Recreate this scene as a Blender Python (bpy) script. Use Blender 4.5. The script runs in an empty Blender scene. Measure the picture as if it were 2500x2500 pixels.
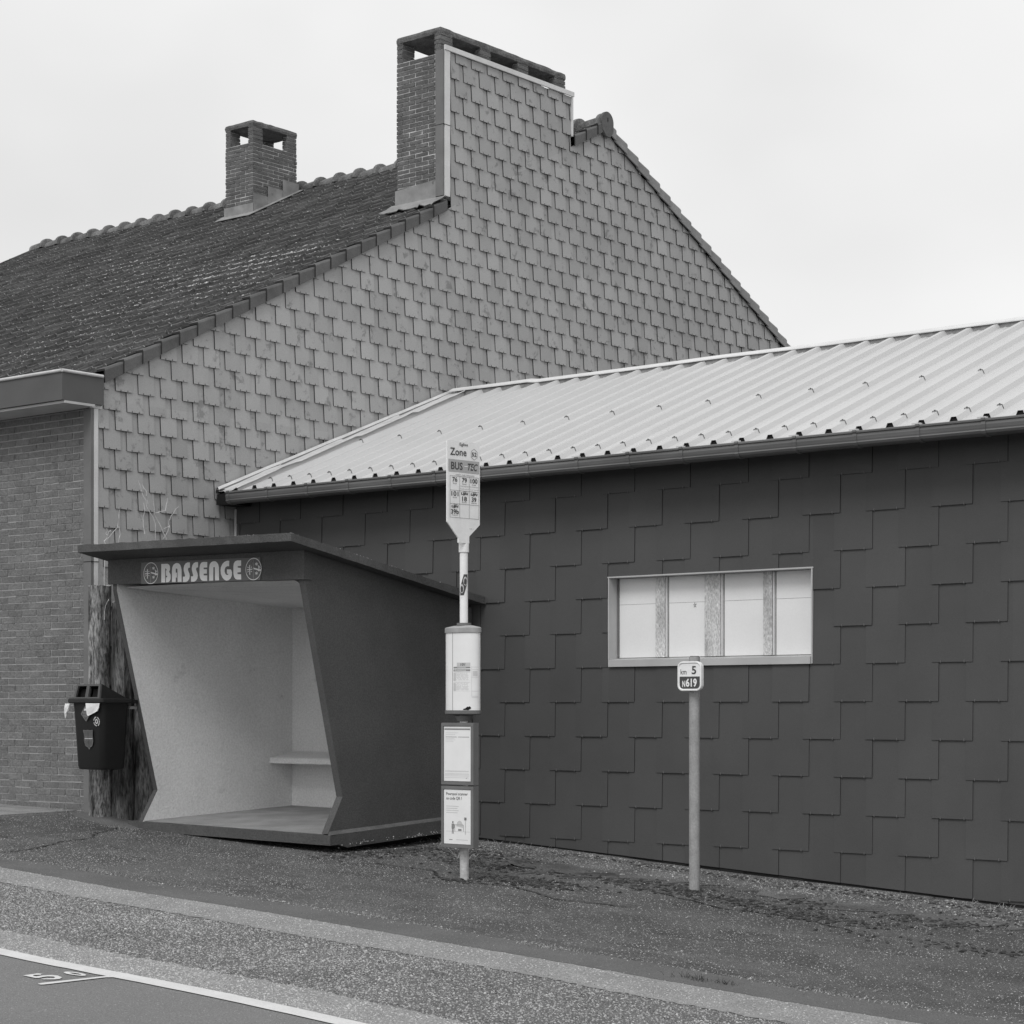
import bpy, bmesh, math, random
from mathutils import Vector, noise
random.seed(7)
sc = bpy.context.scene
COL = sc.collection
R = math.radians

# ------------------------------------------------------------------ camera, sky, sun, exposure
cam = bpy.data.cameras.new('camera'); cam_o = bpy.data.objects.new('camera', cam); COL.objects.link(cam_o)
cam_o.location = (0, 0, 1.6); cam_o.rotation_euler = (R(90), 0, R(39.39))
cam.sensor_width = 36; cam.lens = 73.31; cam.shift_y = 0.1924
cam.clip_start = 0.1; cam.clip_end = 2000
sc.camera = cam_o
SUN_AZ, SUN_EL = R(160), R(48)
w = bpy.data.worlds.new("World"); sc.world = w; w.use_nodes = True
nt = w.node_tree; nt.nodes.clear()
def wn(t, **k):
    n = nt.nodes.new(t)
    for a, v in k.items(): setattr(n, a, v)
    return n
sky = wn('ShaderNodeTexSky', sky_type='NISHITA', sun_disc=False, sun_elevation=SUN_EL, sun_rotation=SUN_AZ)
bw = wn('ShaderNodeRGBToBW'); nt.links.new(sky.outputs[0], bw.inputs[0])
tc = wn('ShaderNodeTexCoord'); mp = wn('ShaderNodeMapping'); mp.inputs['Scale'].default_value = (1, 1, 1.6)
nt.links.new(tc.outputs['Generated'], mp.inputs[0])
nz = wn('ShaderNodeTexNoise'); nz.inputs['Scale'].default_value = 2.3; nz.inputs['Detail'].default_value = 4; nz.inputs['Roughness'].default_value = .5
nt.links.new(mp.outputs[0], nz.inputs['Vector'])
mr = wn('ShaderNodeMapRange'); mr.inputs[1].default_value = .3; mr.inputs[2].default_value = .7; mr.inputs[3].default_value = 7.1; mr.inputs[4].default_value = 9.7
nt.links.new(nz.outputs[0], mr.inputs[0])
m1 = wn('ShaderNodeMath', operation='MULTIPLY'); m1.inputs[1].default_value = .12; nt.links.new(bw.outputs[0], m1.inputs[0])
m2 = wn('ShaderNodeMath', operation='ADD'); nt.links.new(m1.outputs[0], m2.inputs[0]); nt.links.new(mr.outputs[0], m2.inputs[1])
bg = wn('ShaderNodeBackground'); bg.inputs['Strength'].default_value = .1; nt.links.new(m2.outputs[0], bg.inputs['Color'])
wo = wn('ShaderNodeOutputWorld'); nt.links.new(bg.outputs[0], wo.inputs[0])
sun = bpy.data.lights.new('sun', 'SUN'); sun.energy = 1.4; sun.angle = R(24); sun.color = (1, 1, 1)
sun_o = bpy.data.objects.new('sun', sun); COL.objects.link(sun_o)
sd = Vector((math.sin(SUN_AZ) * math.cos(SUN_EL), math.cos(SUN_AZ) * math.cos(SUN_EL), math.sin(SUN_EL)))
sun_o.rotation_euler = sd.to_track_quat('Z', 'Y').to_euler(); sun_o.location = sd * 60
vs = sc.view_settings; vs.view_transform = 'Standard'; vs.look = 'None'; vs.exposure = 0; vs.gamma = 1; vs.use_curve_mapping = False

# ------------------------------------------------------------------ materials (the photograph is black and white: every colour is a grey)
MATS = {}
def mat(name, base, var=.12, scale=4, rough=.85, bump=0, bscale=60, island=0, spec=.3, metal=0, stretch=(1, 1, 1), speck=None, spots=None, fine=0):
    """grey procedural surface. speck=(cell scale, amount, share): light chips; spots=(scale, threshold, darkness): stains; fine: grain contrast"""
    if name in MATS: return MATS[name]
    m = bpy.data.materials.new(name); m.use_nodes = True; t = m.node_tree; t.nodes.clear()
    N = t.nodes.new; Lk = t.links.new
    out = N('ShaderNodeOutputMaterial'); p = N('ShaderNodeBsdfPrincipled'); Lk(p.outputs[0], out.inputs[0])
    geo = N('ShaderNodeNewGeometry'); mpp = N('ShaderNodeMapping'); mpp.inputs['Scale'].default_value = stretch
    Lk(geo.outputs['Position'], mpp.inputs[0]); vec = mpp.outputs[0]
    def mth(op, a, b=None, c=None, clamp=False):
        n = N('ShaderNodeMath'); n.operation = op; n.use_clamp = clamp
        for i, x in enumerate((a, b, c)):
            if x is None: continue
            if isinstance(x, (int, float)): n.inputs[i].default_value = x
            else: Lk(x, n.inputs[i])
        return n.outputs[0]
    def noi(s, d=3, r=.55, dist=0):
        n = N('ShaderNodeTexNoise'); n.inputs['Scale'].default_value = s; n.inputs['Detail'].default_value = d; n.inputs['Roughness'].default_value = r; n.inputs['Distortion'].default_value = dist
        Lk(vec, n.inputs['Vector']); return n.outputs[0]
    def ramp(x, a, b, lo=0., hi=1.):
        n = N('ShaderNodeMapRange'); n.inputs[1].default_value = a; n.inputs[2].default_value = b; n.inputs[3].default_value = lo; n.inputs[4].default_value = hi
        Lk(x, n.inputs[0]); return n.outputs[0]
    v = ramp(noi(scale, 5), .3, .7, 1 - var, 1 + var)
    if island: v = mth('MULTIPLY', v, ramp(geo.outputs['Random Per Island'], 0, 1, 1 - island, 1 + island))
    if fine: v = mth('MULTIPLY', v, ramp(noi(bscale, 2, .7), .3, .7, 1 - fine, 1 + fine))
    v = mth('MULTIPLY', v, base)
    if spots:
        s = ramp(noi(spots[0], 6, .65, .3), spots[1], spots[1] + .08, 0, 1)
        v = mth('MULTIPLY', v, ramp(s, 0, 1, 1, spots[2]))
    if speck:
        vo = N('ShaderNodeTexVoronoi'); vo.inputs['Scale'].default_value = speck[0]; Lk(vec, vo.inputs['Vector'])
        sx = N('ShaderNodeSeparateColor'); Lk(vo.outputs['Color'], sx.inputs[0])
        k = ramp(sx.outputs[0], 1 - speck[2], 1, 0, 1)
        near = ramp(vo.outputs['Distance'], .25, .5, 1, 0)
        v = mth('ADD', v, mth('MULTIPLY', mth('MULTIPLY', k, near), speck[1]))
        k2 = ramp(sx.outputs[1], .55, 1, 1, .55)
        v = mth('MULTIPLY', v, k2)
    v = mth('MINIMUM', v, .9)
    Lk(v, p.inputs['Base Color'])
    p.inputs['Roughness'].default_value = rough; p.inputs['Specular IOR Level'].default_value = spec; p.inputs['Metallic'].default_value = metal
    if bump:
        b = N('ShaderNodeBump'); b.inputs['Strength'].default_value = bump; b.inputs['Distance'].default_value = .01
        Lk(noi(bscale, 4, .65), b.inputs['Height']); Lk(b.outputs[0], p.inputs['Normal'])
    MATS[name] = m; return m
mat('brick', .17, .12, 6, .95, 1., 40, island=.10, fine=.2)
mat('mortar', .38, .15, 8, .95, .4, 80)
mat('chimney_brick', .135, .2, 5, .95, 1., 50, island=.12, fine=.25)
mat('chimney_mortar', .62, .3, 5, .95)
mat('cap_concrete', .14, .3, 9, .95, .9, 60, fine=.4)
mat('slate', .365, .06, 1.6, .8, .15, 80, island=.085, spots=(6.5, .585, .64), fine=.09)
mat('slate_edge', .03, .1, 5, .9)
mat('hook', .10, .1, 5, .6)
mat('dark_slate', .078, .10, 1.2, .62, .1, 90, island=.045, fine=.05)
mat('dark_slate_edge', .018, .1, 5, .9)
mat('light_hook', .13, .1, 5, .5)
mat('roof_tile', .060, .35, 2.2, .9, .5, 60, island=.3, speck=(38, .30, .08), fine=.3)
mat('tile_lip', .19, .6, 3, .85, .3, 70, fine=.4, island=.2)
mat('lichen', .40, .3, 8, .95, .3, 70, island=.4)
mat('verge_tile', .12, .2, 4, .85, .4, 70, island=.12, fine=.15)
mat('pale_verge', .26, .15, 4, .85, .4, 70, island=.1, fine=.1)
mat('ridge_tile', .15, .4, 7, .9, .7, 50, island=.15, fine=.4)
mat('lead', .26, .25, 5, .7, .4, 20, spots=(4, .62, .45))
mat('zinc', .58, .12, 5, .5, .1, 40, fine=.05)
mat('white_trim', .66, .08, 4, .6, .1, 60, fine=.05)
mat('grey_trim', .17, .12, 4, .7, .1, 60)
mat('fascia', .105, .1, 2, .7, .1, 60)
mat('soffit', .5, .1, 4, .8)
mat('sheet', .53, .035, 1.1, .38, 0, 60, spec=.5)
mat('filler', .26, .3, 12, .9, .3, 60)
mat('black', .008, .1, 4, .7)
mat('gutter', .12, .3, 3, .5, .1, 50, spec=.5, stretch=(.3, 3, 3))
mat('gutter_clip', .6, .1, 5, .5)
mat('panel', .80, .04, 1.5, .6, 0, 60, fine=.02)
mat('old_wood', .55, .25, 9, .9, .7, 90, fine=.38, stretch=(1, 1, .35))
mat('metal_frame', .46, .08, 3, .5, .1, 60, metal=0)
mat('plaster_dark', .090, .18, 1.1, .9, .8, 75, fine=.2, spots=(2.1, .66, .8))
mat('plaster_light', .70, .09, 1.1, .9, .7, 50, fine=.11, spots=(3.2, .62, .8))
mat('plaster_edge', .115, .2, 5, .9, .5, 60, fine=.2)
mat('slab_floor', .27, .2, 3, .9, .3, 80, fine=.12)
mat('sign_plate', .12, .08, 5, .5)
mat('sign_letter', .74, .06, 5, .5)
mat('sleeper', .2, .7, 9, .95, 1., 60, fine=.8, stretch=(1, 1, .24), spots=(16, .52, .35))
mat('dark_sleeper', .125, .7, 9, .95, 1., 60, fine=.7, stretch=(1, 1, .2), spots=(16, .52, .4))
mat('sleeper_top', .4, .4, 20, .95, .8, 60, fine=.4)
mat('bin', .012, .1, 4, .5, .1, 60)
mat('bin_lid', .022, .1, 4, .5, .1, 60)
mat('bin_face', .10, .1, 4, .6, .1, 60)
mat('bag', .8, .1, 12, .6, .4, 30)
mat('sticker', .25, .1, 20, .6)
mat('sticker_dark', .10, .1, 20, .6)
mat('white_paint', .84, .05, 8, .5, .05, 40, fine=.03)
mat('pole_worn', .5, .2, 14, .6, .2, 40, fine=.15)
mat('galvanised', .33, .12, 9, .5, .15, 60, metal=0, fine=.14)
mat('case_grey', .16, .1, 8, .6)
mat('case_edge', .34, .15, 10, .6)
mat('paper', .82, .03, 8, .35, 0, 40)
mat('print_band', .42, .05, 8, .6)
mat('print_grey', .26, .05, 8, .6)
mat('print_pale', .55, .05, 8, .6)
mat('print_dark', .07, .05, 8, .6)
mat('twig', .55, .2, 30, .9)
mat('tarmac_dusty', .13, .35, 2.5, .95, .8, 70, fine=.5, spots=(2.2, .56, .5))
mat('tarmac', .10, .3, 1.3, .95, .8, 80, fine=.5, spots=(1.1, .56, .7), stretch=(1, 1.6, 1))
mat('road_tarmac', .19, .06, 1.5, .93, .6, 110, fine=.3)
mat('stone_road', .26, .06, 1.5, .93, .5, 60, island=.4)
mat('rough_tarmac', .13, .2, 1.5, .95, 1., 70, fine=.4)
mat('stone_mid', .25, .15, 1.5, .95, .5, 60, island=.8)
mat('stone_pale', .37, .12, 2, .95, .5, 60, island=.55)
mat('stone_dark', .20, .35, 1.1, .95, .5, 60, island=.85, spots=(1.3, .56, .7), stretch=(1, 1.6, 1))
mat('smooth_gutter', .125, .12, 2.5, .93, .5, 100, fine=.3)
mat('pale_concrete', .27, .12, 3, .95, .9, 70, fine=.35)
mat('soil', .05, .4, 2, .95, .9, 40, fine=.5)
mat('paving', .26, .25, 3, .95, .6, 60, fine=.3)
mat('road_white', .64, .06, 6, .7, .3, 90, fine=.08)
mat('gravel', .30, .2, 30, .95, .3, 60, island=.7)
mat('debris', .05, .3, 30, .95, island=.6)
mat('dry_grass', .27, .2, 30, .9, island=.4)
mat('dark_grass', .07, .2, 30, .9, island=.4)

# ------------------------------------------------------------------ mesh helpers
class MB:
    def __init__(s): s.v = []; s.f = []; s.mi = []; s.mats = []
    def m(s, name):
        if name not in s.mats: s.mats.append(name)
        return s.mats.index(name)
    def add(s, vs_, fs, mname, per=None):
        o = len(s.v); s.v += [tuple(p) for p in vs_]
        for i, f in enumerate(fs):
            s.f.append([o + j for j in f]); s.mi.append(s.m(per[i] if per else mname))
    def box(s, x0, x1, y0, y1, z0, z1, mname, jit=0):
        vs_ = [(x, y, z) for z in (z0, z1) for y in (y0, y1) for x in (x0, x1)]
        if jit: vs_ = [(x + random.uniform(-jit, jit), y + random.uniform(-jit, jit), z + random.uniform(-jit, jit)) for x, y, z in vs_]
        s.add(vs_, [(0, 2, 3, 1), (4, 5, 7, 6), (0, 1, 5, 4), (2, 6, 7, 3), (0, 4, 6, 2), (1, 3, 7, 5)], mname)
    def prism(s, poly, d0, d1, mname, side=None):
        """poly: list of 3D points; extrude between offsets d0,d1 (vectors)"""
        n = len(poly); d0 = Vector(d0); d1 = Vector(d1)
        a = [Vector(p) + d0 for p in poly]; b = [Vector(p) + d1 for p in poly]
        fs = [list(range(n))[::-1], [n + i for i in range(n)]] + [(i, (i + 1) % n, n + (i + 1) % n, n + i) for i in range(n)]
        s.add(a + b, fs, mname, [mname, mname] + [side or mname] * n)
    def cyl(s, p0, p1, r0, r1, mname, n=16, cap=True):
        p0 = Vector(p0); p1 = Vector(p1); d = (p1 - p0).normalized(); a = d.orthogonal().normalized(); b = d.cross(a)
        vs_ = []
        for p, r in ((p0, r0), (p1, r1)):
            for i in range(n):
                t = 2 * math.pi * i / n; vs_.append(p + a * r * math.cos(t) + b * r * math.sin(t))
        fs = [(i, (i + 1) % n, n + (i + 1) % n, n + i) for i in range(n)]
        if cap: fs += [list(range(n))[::-1], [n + i for i in range(n)]]
        s.add(vs_, fs, mname)
    def build(s, name, parent=None, smooth=False, normals=True, **tags):
        me = bpy.data.meshes.new(name); me.from_pydata(s.v, [], s.f)
        for mn in s.mats: me.materials.append(MATS[mn])
        me.polygons.foreach_set('material_index', s.mi)
        if normals:
            bm = bmesh.new(); bm.from_mesh(me); bmesh.ops.recalc_face_normals(bm, faces=bm.faces)
            bm.to_mesh(me); bm.free()
        if smooth: me.shade_smooth() if smooth is True else None
        me.update()
        o = bpy.data.objects.new(name, me); COL.objects.link(o)
        if parent:
            o.parent = parent; P = parent; loc = Vector((0, 0, 0))
            while P: loc += P.location; P = P.parent
            o.location = -loc
        for k, v in tags.items(): o[k] = v
        return o
def thing(name, loc, label, cat, group=None):
    o = bpy.data.objects.new(name, None); COL.objects.link(o); o.location = loc; o.empty_display_size = .2
    o['label'] = label; o['category'] = cat
    if group: o['group'] = group
    return o
def smooth_by_angle(o, ang=40):
    me = o.data
    me.shade_smooth()
    bm = bmesh.new(); bm.from_mesh(me)
    for e in bm.edges:
        if len(e.link_faces) == 2 and e.calc_face_angle(0) > R(ang): e.smooth = False
    bm.to_mesh(me); bm.free()
def clip(poly, a, b, c):
    """keep the part of a 2D polygon where a*x+b*y<=c"""
    out = []; n = len(poly)
    for i in range(n):
        p, q = poly[i], poly[(i + 1) % n]; dp = a * p[0] + b * p[1] - c; dq = a * q[0] + b * q[1] - c
        if dp <= 0: out.append(p)
        if (dp < 0 < dq) or (dq < 0 < dp):
            t = dp / (dp - dq); out.append((p[0] + t * (q[0] - p[0]), p[1] + t * (q[1] - p[1])))
    return out
def clipn(poly, hs):
    for h in hs:
        poly = clip(poly, *h)
        if len(poly) < 3: return []
    return poly
def area(p): return abs(sum(p[i][0] * p[(i + 1) % len(p)][1] - p[(i + 1) % len(p)][0] * p[i][1] for i in range(len(p)))) / 2
def shingles(mb, mp3, u0, z0, pu, pz, width, ur, zr, regions, main, edge, hook, left_gap, proud=.017, thick=.006, hooks=(.3, .72), hookw=.0035, mirror=False, wob=.0):
    """overlapping rectangular slates, hung in half-offset courses, clipped to convex regions. mp3(u, out, z) -> point"""
    k0 = math.floor((zr[0] - z0) / pz) - 1; k1 = math.ceil((zr[1] - z0) / pz) + 1
    for k in range(k0, k1):
        zb = z0 + k * pz; off = (k % 2) * pu / 2
        i0 = math.floor((ur[0] - u0) / pu) - 2; i1 = math.ceil((ur[1] - u0) / pu) + 2
        for i in range(i0, i1):
            ua = u0 + off + i * pu; ub = ua + width
            r = random.uniform(-1, 1) * wob; r2 = random.uniform(-1, 1) * wob
            L = pz * 2.2
            base = [(ua + r2, zb + r), (ub + r2, zb - r * .5), (ub + r2 * .2, zb + L), (ua + r2 * .2, zb + L)]
            pr = proud * random.uniform(.9, 1.12)
            for reg in regions:
                q = clipn(base, reg)
                if len(q) < 3 or area(q) < .0008: continue
                def off_(z): return pr * max(0, 1 - (z - zb) / (L * 1.02)) + .001
                o_ = [mp3(u, off_(z), z) for u, z in q]; n_ = [mp3(u, off_(z) - thick, z) for u, z in q]
                n = len(q)
                mb.add(o_ + n_, [list(range(n)), [n + j for j in range(n)][::-1]] + [(j, (j + 1) % n, n + (j + 1) % n, n + j) for j in range(n)], main, [main, main] + [edge] * n)
                for hf in hooks:
                    hu = ua + width * hf
                    hc = [(hu - hookw, zb - .005), (hu + hookw, zb - .005), (hu + hookw, zb + .016), (hu - hookw, zb + .016)]
                    if all(clip([p], *h) for h in reg for p in hc):
                        o_ = [mp3(u, off_(max(z, zb)) + .004, z) for u, z in hc]; n_ = [mp3(u, off_(max(z, zb)) - .002, z) for u, z in hc]
                        mb.add(o_ + n_, [(0, 1, 2, 3), (7, 6, 5, 4)] + [(j, (j + 1) % 4, 4 + (j + 1) % 4, 4 + j) for j in range(4)], hook)
def brick_face(mb, mp3, u0, u1, z0, z1, L, H, mname, joint=.011, depth=.07, shift=0, jit=.0025, skip=None, offs=(0, .5)):
    """real bricks laid in running bond. mp3(u, inward, z)"""
    z = z0; k = shift
    while z < z1 - .01:
        zt = min(z + H - joint, z1)
        a = u0 - (L * offs[k % 2])
        while a < u1:
            ua, ub = max(a, u0), min(a + L - joint, u1)
            if ub - ua > .02 and not (skip and skip((ua + ub) / 2, (z + zt) / 2)):
                o = random.uniform(-jit, jit); vs_ = []
                for dz in (z, zt):
                    for dd in (o, depth):
                        for du in (ua, ub): vs_.append(mp3(du + random.uniform(-jit, jit) * .6, dd + (random.uniform(-jit, jit) * .7 if dd < depth else 0), dz + random.uniform(-jit, jit) * .5))
                mb.add(vs_, [(0, 2, 3, 1), (4, 5, 7, 6), (0, 1, 5, 4), (2, 6, 7, 3), (0, 4, 6, 2), (1, 3, 7, 5)], mname)
            a += L
        z += H; k += 1
_tc = {}
def text_geo(s, bold=0.):
    key = (s, bold)
    if key in _tc: return _tc[key]
    cu = bpy.data.curves.new('lettering', 'FONT'); cu.body = s; cu.resolution_u = 3; cu.offset = bold; cu.fill_mode = 'FRONT'
    o = bpy.data.objects.new('lettering', cu); COL.objects.link(o)
    dg = bpy.context.evaluated_depsgraph_get(); me = o.evaluated_get(dg).to_mesh()
    v = [(p.co.x, p.co.y) for p in me.vertices]; f = [list(p.vertices) for p in me.polygons]
    o.evaluated_get(dg).to_mesh_clear(); bpy.data.objects.remove(o); bpy.data.curves.remove(cu)
    x0 = min(p[0] for p in v); x1 = max(p[0] for p in v); y0 = min(p[1] for p in v); y1 = max(p[1] for p in v)
    _tc[key] = ([((p[0] - x0) / (x1 - x0) - .5, (p[1] - y0) / (y1 - y0) - .5) for p in v], f); return _tc[key]
def put_text(mb, s, fn, cu_, cv, w_, h_, mname, bold=0., shear=0.):
    """fn(u, v) -> 3D point on the carrying surface; v up"""
    v, f = text_geo(s, bold)
    mb.add([fn(cu_ + x * w_ + y * h_ * shear, cv + y * h_) for x, y in v], f, mname)
def put_poly(mb, pts, fn, mname): mb.add([fn(u, v) for u, v in pts], [list(range(len(pts)))], mname)
def put_rect(mb, u0, u1, v0, v1, fn, mname): put_poly(mb, [(u0, v0), (u1, v0), (u1, v1), (u0, v1)], fn, mname)
def put_line(mb, pts, wd, fn, mname, closed=False):
    n = len(pts)
    for i in range(n if closed else n - 1):
        a = Vector(pts[i]); b = Vector(pts[(i + 1) % n]); d = (b - a)
        if d.length < 1e-6: continue
        d.normalize(); nn = Vector((-d.y, d.x)) * wd / 2
        put_poly(mb, [a + nn, a - nn, b - nn, b + nn], fn, mname)
def ell(cx, cy, rx, ry, n=24, a0=0, a1=2 * math.pi): return [(cx + rx * math.cos(a0 + (a1 - a0) * i / n), cy + ry * math.sin(a0 + (a1 - a0) * i / n)) for i in range(n)]
# ------------------------------------------------------------------ ground
BX = [-400, -60, -30, -20, -16, -15.2, -12.6, -7.2, 30, 400]; BZ = [4, 1.7, 1.0, .70, .62, .50, .375, .07, -2.0, -4]
def gz(x, y):
    for i in range(len(BX) - 1):
        if x <= BX[i + 1]:
            t = max(0, (x - BX[i]) / (BX[i + 1] - BX[i])); return BZ[i] + t * (BZ[i + 1] - BZ[i]) + .012 * (max(-20, min(y, 16)) - 14.8)
    return BZ[-1]
import numpy as np
def bumpy(x, y, a=.008): return a * .5 * (np.sin(1.3 * x + .7 * y) + np.sin(.9 * y - 2.1 * x + 2))
rng = np.random.default_rng(5)
def with_stones(me, spec, off, amp):
    """add the aggregate standing proud of a tarmac sheet: (count, x0, x1, y0, y1, r min, r max, height, material)"""
    vl = [np.array([v.co[:] for v in me.vertices])]; q = np.array([p.vertices[:] for p in me.polygons]); base = len(vl[0]); tris = []; tm = []
    for n, x0, x1, y0, y1, r0, r1, h, mn in spec:
        x = x0 + (x1 - x0) * rng.random(n) ** .8; y = rng.uniform(y0, y1, n); r = r0 + (r1 - r0) * rng.random(n) ** 2
        z = np.interp(x, BX, BZ) + .012 * (np.clip(y, -20, 16) - 14.8) + off + bumpy(x, y, amp) - .001
        a = rng.uniform(0, 6.28, n)[:, None] + np.arange(5)[None, :] * 1.2566; rr = r[:, None] * rng.uniform(.7, 1.2, (n, 5))
        V = np.zeros((n, 6, 3)); V[:, :5, 0] = x[:, None] + rr * np.cos(a); V[:, :5, 1] = y[:, None] + rr * np.sin(a); V[:, :5, 2] = z[:, None]
        V[:, 5, 0] = x + r * rng.uniform(-.4, .4, n); V[:, 5, 1] = y + r * rng.uniform(-.4, .4, n); V[:, 5, 2] = z + r * h * rng.uniform(.6, 1.2, n)
        t = np.array([[k, (k + 1) % 5, 5] for k in range(5)])[None] + (base + 6 * np.arange(n))[:, None, None]
        vl.append(V.reshape(-1, 3)); tris.append(t.reshape(-1, 3)); base += 6 * n
        me.materials.append(MATS[mn]); tm.append(np.full(5 * n, len(me.materials) - 1))
    V = np.concatenate(vl); T = np.concatenate(tris); nq = len(q); mats_ = list(me.materials)
    m2 = bpy.data.meshes.new(me.name); m2.vertices.add(len(V)); m2.vertices.foreach_set('co', V.ravel())
    li = np.concatenate([q.ravel(), T.ravel()]); m2.loops.add(len(li)); m2.loops.foreach_set('vertex_index', li)
    st = np.concatenate([np.arange(nq) * 4, nq * 4 + np.arange(len(T)) * 3]); m2.polygons.add(len(st)); m2.polygons.foreach_set('loop_start', st)
    m2.polygons.foreach_set('material_index', np.concatenate([np.zeros(nq)] + tm).astype(int)); m2.update(calc_edges=True)
    for m_ in mats_: m2.materials.append(m_)
    return m2
def sheet(name, x0, x1, y0, y1, off, m, step=.12, ny=8, j0=0., j1=0., seed=0, tags=None, amp=.006, stones=None):
    mb = MB(); nx = int((x1 - x0) / step); vs_ = []; fs = []
    for i in range(nx + 1):
        x = x0 + (x1 - x0) * i / nx
        e0 = y0 + j0 * (noise.noise(Vector((x * .6, seed, 0))) + .5 * noise.noise(Vector((x * 2.3, seed, 5))) + .35 * noise.noise(Vector((x * 9, seed, 9))))
        e1 = y1 + j1 * (noise.noise(Vector((x * .6, seed + 7, 0))) + .5 * noise.noise(Vector((x * 2.3, seed + 7, 5))) + .35 * noise.noise(Vector((x * 9, seed + 7, 9))))
        for j in range(ny + 1):
            y = e0 + (e1 - e0) * j / ny; yj = y + (random.uniform(-1, 1) * .35 * (j0 if j == 0 else j1) if j in (0, ny) else 0); vs_.append((x, yj, gz(x, yj) + off + bumpy(x, yj, amp)))
    for i in range(nx):
        for j in range(ny):
            a = i * (ny + 1) + j; fs.append((a, a + ny + 1, a + ny + 2, a + 1))
    mb.add(vs_, fs, m); o = mb.build(name, normals=False, kind='structure')
    if stones: o.data = with_stones(o.data, stones, off, amp)
    else: o.data.shade_smooth()
    if tags:
        for k, v in tags.items(): o[k] = v
    return o
# base terrain to the horizon
mb = MB(); xs = [-400, -200, -100, -60, -40, -30] + [-26 + i * .5 for i in range(85)] + [20, 30, 60, 120, 400]
ys = [-400, -150, -60, -20] + [-15 + i for i in range(50)] + [40, 60, 100, 200, 400]
vs_ = [(x, y, gz(x, y) - .06) for x in xs for y in ys]
fs = [(i * len(ys) + j, (i + 1) * len(ys) + j, (i + 1) * len(ys) + j + 1, i * len(ys) + j + 1) for i in range(len(xs) - 1) for j in range(len(ys) - 1)]
mb.add(vs_, fs, 'soil'); mb.build('ground', normals=False, kind='structure')
sheet('pavement', -40, 8, 10.40, 15.3, 0, 'tarmac', ny=40, j0=.03, amp=.008, stones=[(140000, -4, -18, 10.46, 14.9, .003, .008, .8, 'stone_dark'), (7000, -4, -19, 10.46, 14.9, .003, .008, .6, 'stone_pale')])
sheet('pavement_margin', -14.6, 8, 13.75, 15.28, .004, 'tarmac_dusty', ny=12, j0=.7, amp=.008, seed=12, stones=[(22000, -4, -14, 14.0, 14.83, .003, .009, .7, 'stone_mid')])
mb = MB()
for pts in ([(-15.2, 12.72), (-15.0, 12.3), (-14.7, 12.0), (-14.62, 11.6), (-14.35, 11.1), (-14.2, 10.6)], [(-11.9, 12.7), (-11.3, 12.75), (-10.9, 12.4), (-10.2, 12.5), (-9.6, 12.2), (-9.0, 12.35)], [(-9.4, 13.2), (-8.6, 12.9), (-8.0, 13.0), (-7.3, 12.7)]):
    fine = []
    for a, b in zip(pts[:-1], pts[1:]):
        for k in range(12): t = k / 12; fine.append((a[0] + (b[0] - a[0]) * t + random.uniform(-.02, .02), a[1] + (b[1] - a[1]) * t + random.uniform(-.02, .02)))
    for i in range(len(fine) - 1): put_line(mb, [fine[i], fine[i + 1]], random.uniform(.008, .03), lambda x, y: (x, y, gz(x, y) + .0075 + bumpy(x, y)), 'debris')
mb.build('pavement_crack', normals=False, kind='structure')
sheet('gutter_strip', -40, 8, 10.02, 10.44, .006, 'smooth_gutter', ny=5, j0=.02, j1=.035, seed=3, amp=.008, step=.05, stones=[(9000, -3, -20, 10.06, 10.40, .002, .006, .5, 'stone_dark')])
sheet('concrete_strip', -40, 8, 9.50, 10.06, .0045, 'pale_concrete', step=.03, ny=5, j0=.05, j1=.03, seed=5, amp=.008, stones=[(26000, -3, -20, 9.53, 10.03, .003, .008, .7, 'stone_pale')])
sheet('road_shoulder', -40, 8, 7.9, 9.70, .001, 'rough_tarmac', ny=14, j0=.02, j1=.02, seed=6, amp=.008, stones=[(130000, -4.5, -16, 8.1, 9.6, .003, .0095, .8, 'stone_mid'), (6000, -4.5, -16, 8.1, 9.6, .006, .012, .7, 'stone_pale')])
sheet('gravel_strip', -40, 8, 7.66, 8.17, .005, 'pale_concrete', step=.03, ny=5, j0=.0, j1=.06, seed=8, amp=.008, stones=[(28000, -5, -14, 7.72, 8.16, .003, .009, .7, 'stone_pale')])
sheet('road', -40, 12, -6, 7.68, .003, 'road_tarmac', step=.3, ny=60, seed=9, amp=.008, stones=[(60000, -6, -12, 5.2, 7.6, .002, .007, .4, 'stone_road')])
def gfn(off): return lambda x, y: (x, y, gz(x, y) + off + bumpy(x, y))
mb = MB(); n = 400; vs_ = []; fs = []
for i in range(n + 1):
    x = -40 + 48 * i / n
    for k, y in enumerate((7.596, 7.732)):
        yy = y + .006 * noise.noise(Vector((x * 5, k * 9, 2))); vs_.append((x, yy, gz(x, yy) + .0085 + bumpy(x, yy)))
for i in range(n): fs.append((2 * i, 2 * i + 2, 2 * i + 3, 2 * i + 1))
mb.add(vs_, fs, 'road_white'); mb.build('road_line', normals=False, kind='structure')
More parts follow.
